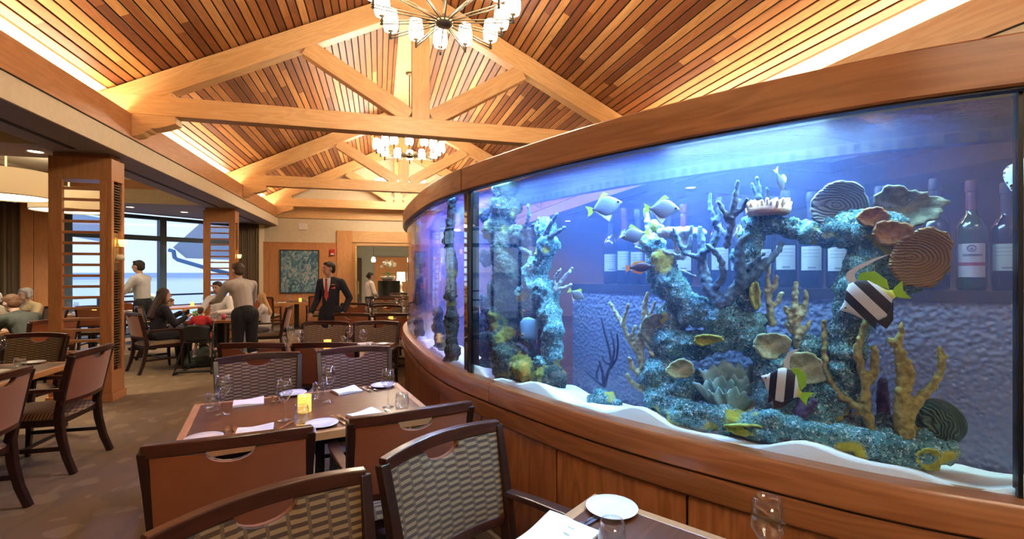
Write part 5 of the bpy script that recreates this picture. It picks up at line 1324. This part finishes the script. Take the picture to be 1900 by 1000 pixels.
# ================================================================== PEOPLE
SKIN = [plain('skin_light', (.55, .33, .24), .55), plain('skin_tan', (.42, .23, .15), .55), plain('skin_pale', (.62, .42, .33), .55)]
def rx(a): return Matrix.Rotation(a, 3, 'X')
def person(label, loc, rotz, sit=False, lean=0.0, H=1.75, arms=None, legs=None, head=(0, 0), skin=0, top=(.8, .8, .78), pants=(.015, .015, .018), hair=((.03, .02, .015), 'short'), sleeves='long', top_name='shirt', slim=1.0, jacket=None, twist=0.0, seat_z=.47, skirt=False, shoes=(.02, .015, .012)):
    t = thing('person', label, 'person', loc, rotz); k = H / 1.75; V = Vector
    pz = (seat_z + .09) if sit else .93 * k
    pel = V((0, 0, pz)); L = rx(-lean) @ Matrix.Rotation(twist, 3, 'Z') if False else Matrix.Rotation(twist, 3, 'Z') @ rx(-lean)
    up = lambda x, y, z: pel + L @ (V((x, y, z)) * k)
    waist, chest, neck = up(0, 0, .14), up(0, .005, .36), up(0, .01, .545)
    hp, hy = head; HR = Matrix.Rotation(twist + hy, 3, 'Z') @ rx(-lean * .45 - hp)
    nb = neck; hc = nb + HR @ (V((0, .025, .135)) * k)
    sh = {s: up(s * .178 * slim, 0, .452) for s in (-1, 1)}
    arms = arms or {}; el, wr = {}, {}
    for s in (-1, 1):
        e, w = arms.get(s, ((s * .06, -.02, -.29), (s * .07, .06, -.54)))
        el[s] = sh[s] + Matrix.Rotation(twist, 3, 'Z') @ (V(e) * k); wr[s] = sh[s] + Matrix.Rotation(twist, 3, 'Z') @ (V(w) * k)
    hip = {s: pel + Matrix.Rotation(twist, 3, 'Z') @ V((s * .09 * k, 0, -.02)) for s in (-1, 1)}
    kn, an = {}, {}
    for s in (-1, 1):
        if legs and s in legs: a, b = legs[s]; kn[s] = V(a); an[s] = V(b)
        elif sit: kn[s] = V((s * .13, .42 * k, seat_z + .06)); an[s] = V((s * .13, .40 * k, .08))
        else: kn[s] = V((s * .10, .02, .50 * k)); an[s] = V((s * .11, -.02, .08))
    def hand(m, s, g=0):
        d = (wr[s] - el[s]).normalized(); side = d.cross(V((0, 0, 1)))
        side = side.normalized() if side.length > .2 else V((1, 0, 0)); n = side.cross(d).normalized()
        m.capsule(wr[s], .022 * k, wr[s] + d * .075 * k, .028 * k); m.capsule(wr[s] + d * .03 * k + side * .012, .024 * k, wr[s] + d * .075 * k + side * .018, .02 * k)
        for i, (o, l) in enumerate(((-.03, .055), (-.01, .07), (.011, .065), (.03, .05))):
            b = wr[s] + d * .085 * k + side * o * k; c = b + (d * .6 * l + n * -.01) * k; m.capsule(b - d * .02 * k, .0105 * k, c, .0095 * k, 7); m.capsule(c, .0095 * k, c + (d * .35 * l - n * .022) * k, .008 * k, 7)
        b = wr[s] + d * .03 * k - side * .028 * s * k; m.capsule(b, .012 * k, b + (d * .045 - side * .03 * s) * k, .0095 * k, 7)
    # ---- body: one continuous skin
    m = MB()
    m.capsule(pel, .105 * slim * k, chest, .12 * slim * k); m.capsule(up(-.07, 0, .40), .09 * k, up(.07, 0, .40), .09 * k)
    m.capsule(up(-.14 * slim, 0, .45), .05 * k, up(.14 * slim, 0, .45), .05 * k); m.capsule(chest, .08 * k, neck, .052 * k); m.capsule(neck, .05 * k, hc - HR @ V((0, .01, .06)) * k, .05 * k)
    m.ball(hc + HR @ (V((0, -.008, .018)) * k), tuple(x * k for x in (.076, .095, .098)), HR, 18, 12); m.ball(hc + HR @ (V((0, .022, -.045)) * k), tuple(x * k for x in (.058, .066, .07)), HR)
    m.capsule(hc + HR @ (V((0, .088, .012)) * k), .010 * k, hc + HR @ (V((0, .106, -.022)) * k), .015 * k, 8)
    for s in (-1, 1): m.ball(hc + HR @ (V((s * .077, -.008, .0)) * k), tuple(x * k for x in (.012, .022, .032)), HR, 8, 6)
    for s in (-1, 1):
        m.capsule(sh[s], .05 * k, el[s], .039 * k); m.capsule(el[s], .038 * k, wr[s], .025 * k); hand(m, s)
        m.capsule(hip[s], .085 * slim * k, kn[s], .056 * k); m.capsule(kn[s], .055 * k, an[s], .036 * k); m.capsule(an[s], .036 * k, an[s] + V((0, .13 * k, -.04)), .032 * k)
    from_mesh('body', remesh(m, .010 * max(k, .8), 2), SKIN[skin], t)
    # ---- clothes
    mt = plain('cloth_%s_%.3f_%.3f_%.3f' % (top_name, *top), top, .85); g = .016
    m = MB(); m.capsule(up(0, 0, .0 if jacket else .03), .118 * slim * k + (g if jacket else 0), up(0, .005, .36), .128 * slim * k + g); m.capsule(up(-.07, 0, .40), .097 * k + g, up(.07, 0, .40), .097 * k + g)
    m.capsule(up(-.14 * slim, 0, .448), .056 * k + g, up(.14 * slim, 0, .448), .056 * k + g); [m.capsule(up(0, 0, .515), .05 * k, sh[s], .05 * k + g * .7) for s in (-1, 1)]; m.capsule(up(0, 0, .44), .085 * k, up(0, .008, .52), .06 * k)
    if jacket or skirt: m.capsule(up(0, 0, .0), .118 * slim * k + g, up(0, 0, -.10), .128 * slim * k + g)
    for s in (-1, 1):
        m.capsule(sh[s], .052 * k + g, el[s], .042 * k + g)
        if sleeves == 'long': m.capsule(el[s], .042 * k + g, el[s].lerp(wr[s], .93), .030 * k + g * .8)
    shirt = from_mesh(top_name, remesh(m, .013, 3), mt, t)
    pm = plain('cloth_trousers_%.3f_%.3f_%.3f' % tuple(pants), pants, .85)
    m = MB(); m.capsule(up(0, 0, .015), .122 * slim * k + (0 if jacket else g), pel - V((0, 0, .05)) * k, .115 * slim * k + g * .8)
    for s in (-1, 1):
        m.capsule(hip[s], .09 * slim * k + g, kn[s], .062 * k + g)
        if not skirt: m.capsule(kn[s], .060 * k + g, an[s] + V((0, 0, .02)), .048 * k + g * .7)
    from_mesh('skirt' if skirt else 'trousers', remesh(m, .013, 3), pm, t)
    for s in (-1, 1):
        m = MB(); m.capsule(an[s] + V((0, -.03, -.035)), .042 * k, an[s] + V((0, .15 * k, -.045)), .036 * k); me = remesh(m, .010, 2)
        for v in me.vertices: v.co.z = max(v.co.z, an[s].z - .078)
        from_mesh('shoe', me, plain('shoe_%.3f' % shoes[0], shoes, .4), t)
    # ---- hair and face
    hcol, style = hair; hm = plain('hair_%.3f_%.3f_%.3f' % hcol, hcol, .6); m = MB()
    m.ball(hc + HR @ (V((0, -.020, .038)) * k), tuple(x * k for x in (.084, .096, .088)), HR, 16, 11)
    m.ball(hc + HR @ (V((0, -.045, -.01)) * k), tuple(x * k for x in (.074, .068, .075)), HR)
    if style == 'long':
        for x in (-.05, 0, .05): m.capsule(hc + HR @ (V((x, -.05, 0)) * k), .045 * k, up(x * 1.1, -.13, .30), .04 * k)
        for s in (-1, 1): m.capsule(hc + HR @ (V((s * .072, -.005, .03)) * k), .022 * k, hc + HR @ (V((s * .08, -.02, -.13)) * k), .026 * k)
    if style == 'bob':
        for s in (-1, 1): m.capsule(hc + HR @ (V((s * .066, -.02, .04)) * k), .034 * k, hc + HR @ (V((s * .074, -.02, -.05)) * k), .036 * k)
        m.ball(hc + HR @ (V((0, .03, .075)) * k), tuple(x * k for x in (.068, .05, .04)), HR)
    if style == 'bun': m.ball(hc + HR @ (V((0, -.11, .0)) * k), .04 * k)
    if style == 'short': m.ball(hc + HR @ (V((0, .035, .088)) * k), tuple(x * k for x in (.062, .045, .028)), HR)
    hme = remesh(m, .009 * k, 1, lambda co: .004 * mnoise.noise(co * 60)); from_mesh('hair', hme, hm, t)
    for s in (-1, 1):
        e = MB().ball(hc + HR @ (V((s * .030, .084, .012)) * k), tuple(x * k for x in (.013, .008, .008)), HR, 8, 6).build('eye', plain('eye_dark', (.03, .02, .018), .2), t, True)
        MB().capsule(hc + HR @ (V((s * .016, .090, .032)) * k), .004 * k, hc + HR @ (V((s * .046, .080, .034)) * k), .003 * k, 6).build('eyebrow', hm, t, True)
    MB().capsule(hc + HR @ (V((-.018, .084, -.052)) * k), .006 * k, hc + HR @ (V((.018, .084, -.052)) * k), .006 * k, 6).build('mouth', plain('lips', (.36, .12, .10), .5), t, True)
    if jacket:
        f = lambda x, y, z: up(x, y, z)
        def patch(nm, pts, mat, yy): q = MB(); a = [q.vert(f(x, yy - (abs(x) * .25), z)) for x, z in pts]; b = [q.vert(f(x, yy - .03 - abs(x) * .25, z)) for x, z in pts]; n = len(a); q.f.append(tuple(a)); q.f.append(tuple(b[::-1])); q.f += [(a[i], a[(i + 1) % n], b[(i + 1) % n], b[i]) for i in range(n)]; q.build(nm, mat, t)
        patch('shirt_front', [(-.058, .53), (.058, .53), (.05, .42), (0, .16), (-.05, .42)], plain('shirt_white', (.72, .74, .76), .8), .168)
        patch('tie', [(-.02, .52), (.02, .52), (.015, .47), (.032, .22), (0, .17), (-.032, .22), (-.015, .47)], plain('tie_red', (.45, .05, .05), .6), .176)
        patch('pocket_square', [(-.085, .37), (-.135, .385), (-.13, .355), (-.09, .35)], plain('pocket_red', (.6, .05, .06), .6), .176)
        patch('name_badge', [(-.075, .43), (-.14, .43), (-.14, .412), (-.075, .412)], plain('bright_brass', (.75, .58, .28), .25, .9), .17)
    return t
D = math.radians
# manager in a navy suit (facing us, looking to the left)
pS = at(614, 505, 8.1)
person('man in a navy suit with red tie standing before the doorway', (pS.x, pS.y, 0), PI - YAW - .1, H=1.78, head=(.05, -.75), skin=1, top=(.010, .011, .022), top_name='jacket', jacket=True, pants=(.012, .012, .018), arms={1: ((.07, -.03, -.28), (.10, .12, -.50)), -1: ((-.10, -.10, -.26), (-.06, .04, -.48))}, legs={1: ((.12, .12, .49), (.14, .14, .08)), -1: ((-.12, .0, .5), (-.15, -.12, .08))}, hair=((.015, .010, .008), 'short'))
# woman in white blouse at the doorway
pW = at(686, 505, 13.0)
person('woman in a white blouse and black trousers standing with clasped hands in the doorway', (pW.x, pW.y, 0), PI * 1.5 + .35, H=1.60, skin=1, top=(.72, .66, .60), top_name='blouse', slim=1.05, arms={1: ((.07, .06, -.27), (-.12, .20, -.36)), -1: ((-.07, .06, -.27), (.08, .22, -.36))}, hair=((.010, .008, .008), 'bun'))
# waiter bending over the family table (back to us)
pB = at(455, 505, 7.35)
person('waiter in a grey shirt and black trousers bending over the family table', (pB.x, pB.y, 0), .62, H=1.80, lean=.40, head=(-.1, .2), skin=0, top=(.42, .39, .36), pants=(.010, .010, .012), arms={-1: ((-.05, .20, -.22), (-.03, .45, -.26)), 1: ((.05, .14, -.26), (.02, .38, -.30))}, hair=((.05, .028, .015), 'short'))
# waiter walking left past the window
pL = at(266, 505, 9.4)
person('waiter in a white shirt walking left past the window', (pL.x, pL.y, 0), PI / 2 - .2, H=1.84, lean=.10, skin=0, top=(.60, .62, .64), pants=(.012, .014, .02), arms={1: ((.05, .22, -.20), (.04, .46, -.26)), -1: ((-.06, .14, -.24), (.02, .30, -.10))}, legs={1: ((.10, .20, .52), (.10, .16, .10)), -1: ((-.10, .06, .5), (-.10, -.25, .14))}, hair=((.018, .011, .008), 'short'))
# ---- family table
chair(-3.46, 8.98, -50, 'armchair at the family table with a dark-haired woman in it', 'chairs at the family table')
person('woman with long brown hair and a navy sweater eating at the family table', (-3.48, 9.0, 0), D(-50), sit=True, H=1.68, lean=.12, skin=0, top=(.012, .012, .022), top_name='sweater', pants=(.010, .010, .014), slim=.92, arms={-1: ((-.04, .18, -.22), (.02, .36, -.10)), 1: ((.08, .12, -.26), (.06, .30, -.16))}, hair=((.045, .022, .014), 'long'))
chair(-1.95, 9.62, 92, 'armchair at the family table with a blonde girl in it', 'chairs at the family table')
person('blonde long-haired girl in a white top at the family table', (-2.0, 9.62, 0), D(92), sit=True, H=1.30, lean=.12, skin=2, top=(.70, .66, .62), top_name='top', pants=(.55, .52, .48), slim=.9, arms={-1: ((-.06, .14, -.24), (.0, .36, -.22)), 1: ((.06, .14, -.24), (.0, .36, -.22))}, hair=((.45, .27, .11), 'long'), seat_z=.52)
pM = at(409, 505, 9.85)
chair(pM.x, pM.y + .02, 170, 'armchair at the far side of the family table under the man in a white shirt', 'chairs at the family table')
person('man in a white shirt seated at the far side of the family table', (pM.x, pM.y, 0), D(172), sit=True, H=1.84, lean=.12, head=(.1, -.15), skin=0, top=(.78, .77, .76), pants=(.012, .012, .015), arms={-1: ((-.10, .14, -.24), (.06, .34, -.24)), 1: ((.10, .14, -.24), (-.02, .34, -.26))}, hair=((.035, .018, .010), 'short'))
pK = at(301, 505, 8.95)
person('small boy with light brown hair beside the woman at the family table', (pK.x, pK.y, 0), D(-75), sit=True, H=1.22, lean=.15, head=(.3, 0), skin=2, top=(.55, .52, .50), top_name='top', pants=(.10, .10, .14), hair=((.16, .09, .045), 'short'), slim=.95, seat_z=.46)
chair(pK.x - .02, pK.y, -75, 'armchair at the family table under the small boy', 'chairs at the family table')
pT = at(371, 505, 7.6)
# high chair with toddler
hcH = thing('high_chair', 'black folding high chair with a toddler in red, back toward us', 'high chair', (pT.x, pT.y, 0), -.05)
for s in (-1, 1):
    MB().tube([(s * .26, -.28, 0), (s * .20, -.05, .50), (s * .17, .05, .80)], .013, 8).build('frame_leg', M_BLACK, hcH, True)
    MB().tube([(s * .25, .30, 0), (s * .20, .05, .48), (s * .18, -.02, .66)], .013, 8).build('frame_leg', M_BLACK, hcH, True)
    MB().tube([(s * .26, -.28, .015), (s * .25, .30, .015)], .012, 8).build('foot_bar', M_BLACK, hcH)
MB().tube([(-.26, -.27, .05), (.26, -.27, .05)], .02, 8).build('cross_bar', M_BLACK, hcH)
def hback(u, v): a = (u - .5) * 2; return (a * .19, -.12 - .04 * (1 - a * a), .50 + v * (.26 - .05 * abs(a) ** 3))
mm = MB(); mm.grid(hback, 10, 6); bo = mm.build('back_shell', M_BLACK, hcH, True, fix=False); sd = bo.modifiers.new('s', 'SOLIDIFY'); sd.thickness = .025
bevel(MB().box((-.18, -.14, .47), (.18, .16, .51)).build('seat_shell', M_BLACK, hcH), .012); bevel(MB().box((-.10, .10, .20), (.10, .20, .22)).build('foot_rest', M_BLACK, hcH), .005)
person('toddler in a red dress seated in the black high chair', (pT.x, pT.y + .02, 0), 0, sit=True, skirt=True, H=.92, skin=2, top=(.62, .035, .045), top_name='dress', pants=(.62, .035, .045), sleeves='short', hair=((.12, .055, .03), 'short'), seat_z=.51, legs={1: ((.09, .16, .50), (.12, .10, .26)), -1: ((-.09, .16, .50), (-.12, .10, .26))}, arms={-1: ((-.10, .08, -.16), (-.06, .28, -.14)), 1: ((.10, .08, -.16), (.10, .28, -.10))}, shoes=(.5, .5, .5))
# bag on the floor
bg = thing('shoulder_bag', 'dark green shoulder bag slumped on the floor by the high chair', 'bag', (pT.x - .12, pT.y + .42, 0), .3)
m = MB(); m.ball((0, 0, .14), (.24, .13, .16)); m.ball((.05, 0, .20), (.15, .10, .13)); m.ball((-.12, 0, .09), (.16, .13, .11)); me = remesh(m, .012, 2, lambda co: .012 * mnoise.noise(co * 9))
for v in me.vertices: v.co.z = max(v.co.z, .002)
from_mesh('pouch', me, plain('bag_green', (.03, .045, .035), .8), bg); MB().tube([(-.12, .02, .25), (-.05, .03, .36), (.06, .03, .38), (.14, .02, .28)], .012, 8).build('strap', plain('bag_strap', (.02, .02, .02), .7), bg, True)
# food and dishes on the family table
def fam(dx, dy): p = Vector(tF.location) + Matrix.Rotation(D(-6), 3, 'Z') @ Vector((dx, dy, 0)); return (p.x, p.y, .751)
PLATE('white plate before the woman in navy', fam(-.42, -.12)); PLATE('white plate before the blonde girl', fam(.46, .05)); PLATE('white plate before the man in the white shirt', fam(0, .28)); PLATE('white plate before the small boy', fam(-.35, .26))
CANDLE('glowing mosaic candle holder on the family table by the bending waiter', fam(.28, -.10), 0, 'mosaic candle holders')
TUMB('tumbler at the middle of the family table', fam(-.10, .0)); TUMB('tumbler before the blonde girl', fam(.36, .22)); WINE('wine glass before the man in the white shirt', fam(.17, .18))
cupo = MB().lathe([(0, 0), (.03, 0), (.036, .10), (.033, .10), (.028, .008), (0, .008)], 20).build('child_cup', plain('pink_plastic', (.75, .12, .25), .35), None, True); cupo.location = fam(.14, -.30); tag(cupo, 'pink plastic cup beside the toddler', 'cup')
gc = MB().lathe([(0, 0), (.03, 0), (.035, .12), (.032, .12), (.027, .008), (0, .008)], 20).build('child_cup', plain('green_lid_cup', (.10, .45, .05), .35), None, True); gc.location = fam(-.5, .10); tag(gc, 'green cup before the small boy', 'cup')
# ---- left-hand diners
pD = at(64, 505, 6.45)
chair(pD.x + .02, pD.y, 62, 'armchair under the man in the dark polo shirt', 'chairs at the three diners table')
person('bearded man in a dark green polo shirt leaning over the left table', (pD.x, pD.y, 0), D(66), sit=True, H=1.80, lean=.55, head=(.15, 0), skin=2, top=(.045, .055, .05), top_name='polo_shirt', pants=(.03, .035, .05), sleeves='short', arms={1: ((.05, .22, -.22), (-.02, .42, -.20)), -1: ((-.06, .16, -.24), (.04, .40, -.24))}, hair=((.16, .08, .04), 'short'), slim=1.05)
pE = at(60, 505, 8.4)
chair(pE.x, pE.y + .05, 150, 'armchair under the grey-haired woman in a cream cardigan', 'chairs at the three diners table')
person('grey-haired woman in a cream cardigan facing us at the left table', (pE.x, pE.y, 0), D(158), sit=True, H=1.66, lean=.12, head=(.05, -.35), skin=2, top=(.60, .48, .30), top_name='cardigan', pants=(.20, .19, .2), arms={1: ((.07, .14, -.25), (-.02, .36, -.24)), -1: ((-.07, .14, -.25), (.02, .36, -.24))}, hair=((.33, .32, .33), 'bob'))
pF = Vector((-5.70, 9.22, 0))
chair(pF.x, pF.y + .05, 200, 'armchair under the white-haired diner at the picture border', 'chairs at the three diners table')
person('white-haired woman in a pale jacket at the picture border', (pF.x, pF.y, 0), D(195), sit=True, H=1.68, lean=.15, head=(.2, .2), skin=2, top=(.62, .58, .50), top_name='jacket', pants=(.05, .05, .06), arms={1: ((.07, .14, -.25), (-.02, .36, -.24)), -1: ((-.07, .14, -.25), (.02, .36, -.24))}, hair=((.75, .74, .72), 'bob'))
# man with grey hair by the window
person('grey-blond haired man in a light blue shirt with his back to us by the window', (-5.13, 12.67, 0), D(-15), sit=True, H=1.78, skin=2, top=(.42, .60, .66), pants=(.1, .1, .12), hair=((.42, .36, .27), 'short'), arms={1: ((.07, .14, -.25), (-.02, .36, -.22)), -1: ((-.07, .14, -.25), (.02, .36, -.22))})

# ================================================================== WALL PIECES AND FOYER
def paint_mat():
    t = NT('abstract_seascape'); v = t.coord('Object', (1.4, 1, 1))
    n = t.n('ShaderNodeTexNoise'); n.inputs['Scale'].default_value = 4.2; n.inputs['Detail'].default_value = 7; n.inputs['Distortion'].default_value = 1.8; t.l(v, n.inputs['Vector'])
    w = t.n('ShaderNodeTexWave'); w.inputs['Scale'].default_value = 1.1; w.inputs['Distortion'].default_value = 16; w.inputs['Detail'].default_value = 3; t.l(v, w.inputs['Vector'])
    c = t.ramp(n.outputs[0], [(.25, (.02, .05, .10)), (.42, (.05, .15, .22)), (.52, (.16, .30, .36)), (.58, (.34, .42, .45)), (.66, (.30, .22, .13)), (.78, (.40, .50, .55))])
    c = t.mix(t.math('MULTIPLY', t.math('GREATER_THAN', w.outputs['Fac'], .86), .35), c, (.03, .06, .09)); t.bsdf(c, .5, normal=t.bump(w.outputs['Fac'], .3, .004)); return t.m
pp = at(556, 504, 14.72)
pa = thing('framed_painting', 'blue-green abstract painting in a dark frame on the wood wall', 'painting', (pp.x, YB - .026, 1.60))
MB().box((-.53, -.03, -.64), (.53, 0, .64)).build('canvas', paint_mat(), pa)
for a, b in (((-.56, -.04, -.67), (-.53, 0, .67)), ((.53, -.04, -.67), (.56, 0, .67)), ((-.53, -.04, .64), (.53, 0, .67)), ((-.53, -.04, -.67), (.53, 0, -.64))): MB().box(a, b).build('frame_bar', plain('painting_frame', (.02, .025, .03), .4), pa)
al = thing('fire_alarm', 'small red fire alarm strobe high on the wood wall', 'fire alarm', (at(616.5, 468, 14.95).x, YB - .026, 2.20))
bevel(MB().box((-.075, -.05, -.10), (.075, 0, .10)).build('housing', plain('alarm_red', (.45, .02, .02), .4), al), .01); bevel(MB().box((-.05, -.075, -.08), (.05, -.05, -.03)).build('strobe', plain('strobe_clear', (.8, .78, .75), .2), al), .01)
sp = thing('wall_speaker_plate', 'white square plate high on the cream wall above the painting', 'wall plate', (at(563, 421, 14.9).x, YB - .001, 1.58 + 84 * 14.9 / F_PX)); bevel(MB().box((-.13, -.02, -.10), (.13, 0, .10)).build('plate', M_WHITE, sp), .006); MB().box((-.10, -.024, -.07), (.10, -.018, .07)).build('grille', M_WHITE, sp)
q = at(722, 520, 18.6)
po = thing('planter_stand', 'black cylindrical planter stand in the foyer', 'planter stand', (q.x, q.y, 0)); MB().lathe([(0, 0), (.42, 0), (.42, 1.25), (.36, 1.25), (0, 1.24)], 32).build('drum', plain('stand_black', (.012, .014, .016), .35), po, 'auto'); MB().lathe([(.421, .02), (.43, .02), (.43, .06), (.421, .06)], 32).build('foot_ring', M_BRASS, po)
orc = thing('potted_orchid', 'white orchid in a white bowl on the planter stand', 'orchid', (q.x - .05, q.y, 1.255)); MB().lathe([(0, 0), (.18, 0), (.30, .16), (.27, .16), (.16, .02), (0, .02)], 24).build('bowl', plain('white_bowl', (.85, .85, .8), .3), orc, True)
rr = random.Random(3)
for i in range(7): MB().tube([(0, 0, .1), (rr.uniform(-.15, .15), rr.uniform(-.1, .1), .28), (rr.uniform(-.3, .3), rr.uniform(-.1, .1), .26)], [.02, .03, .005], flat=(1, .15)).build('leaf', plain('orchid_leaf', (.06, .16, .03), .5), orc)
for st in ((-.12, .62), (.16, .58), (.02, .70)):
    MB().tube([(0, 0, .1), (st[0] * .5, 0, .4), (st[0], 0, st[1])], .008, 6).build('stem', plain('orchid_stem', (.1, .2, .05), .6), orc, True)
    for i in range(5):
        c = Vector((st[0] + rr.uniform(-.14, .14), rr.uniform(-.08, .08), st[1] + rr.uniform(-.12, .08))); m = MB()
        for k in range(5): a = 2 * PI * k / 5; m.ball(c + Vector((.035 * math.cos(a), 0, .035 * math.sin(a))), (.03, .008, .03), nu=8, nv=5)
        m.build('blossom', plain('orchid_white', (.88, .86, .84), .6), orc, True)
q2 = at(744, 520, 19.2); st = thing('console_table', 'dark console table under the foyer lamp', 'console table', (q2.x + .1, q2.y, 0)); bevel(MB().box((-.45, -.2, .72), (.45, .2, .76)).build('top', M_SHELF, st), .005)
for sx in (-1, 1):
    for sy in (-1, 1): MB().box((sx * .4 - .02, sy * .15 - .02, 0), (sx * .4 + .02, sy * .15 + .02, .72)).build('leg', M_SHELF, st)
lm = thing('table_lamp', 'white-shaded table lamp lit on the foyer console', 'table lamp', (q2.x, q2.y, .761)); MB().lathe([(0, 0), (.11, 0), (.11, .02), (.05, .06), (.03, .20), (.06, .32), (.02, .42), (.012, .5), (0, .5)], 20).build('base', plain('lamp_base_ivory', (.7, .65, .55), .3), lm, True); MB().lathe([(.17, .45), (.15, .82), (.145, .82), (.165, .45)], 24).build('lamp_shade', glow('table_lamp_glow', (1, .80, .55), 5), lm, True)
q3 = at(693, 480, 18.9); pl = thing('pendant_lamp', 'tiny white glass pendant hanging in the foyer', 'pendant lamp', (q3.x, q3.y, 2.07)); MB().lathe([(0, -.09), (.07, -.08), (.08, 0), (.06, .09), (.02, .11), (0, .11)], 16).build('glass_shade', glow('foyer_pendant_glow', (1, .88, .68), 12), pl, True); MB().tube([(0, 0, .1), (0, 0, .83)], .006, 6).build('cord', M_BLACK, pl)
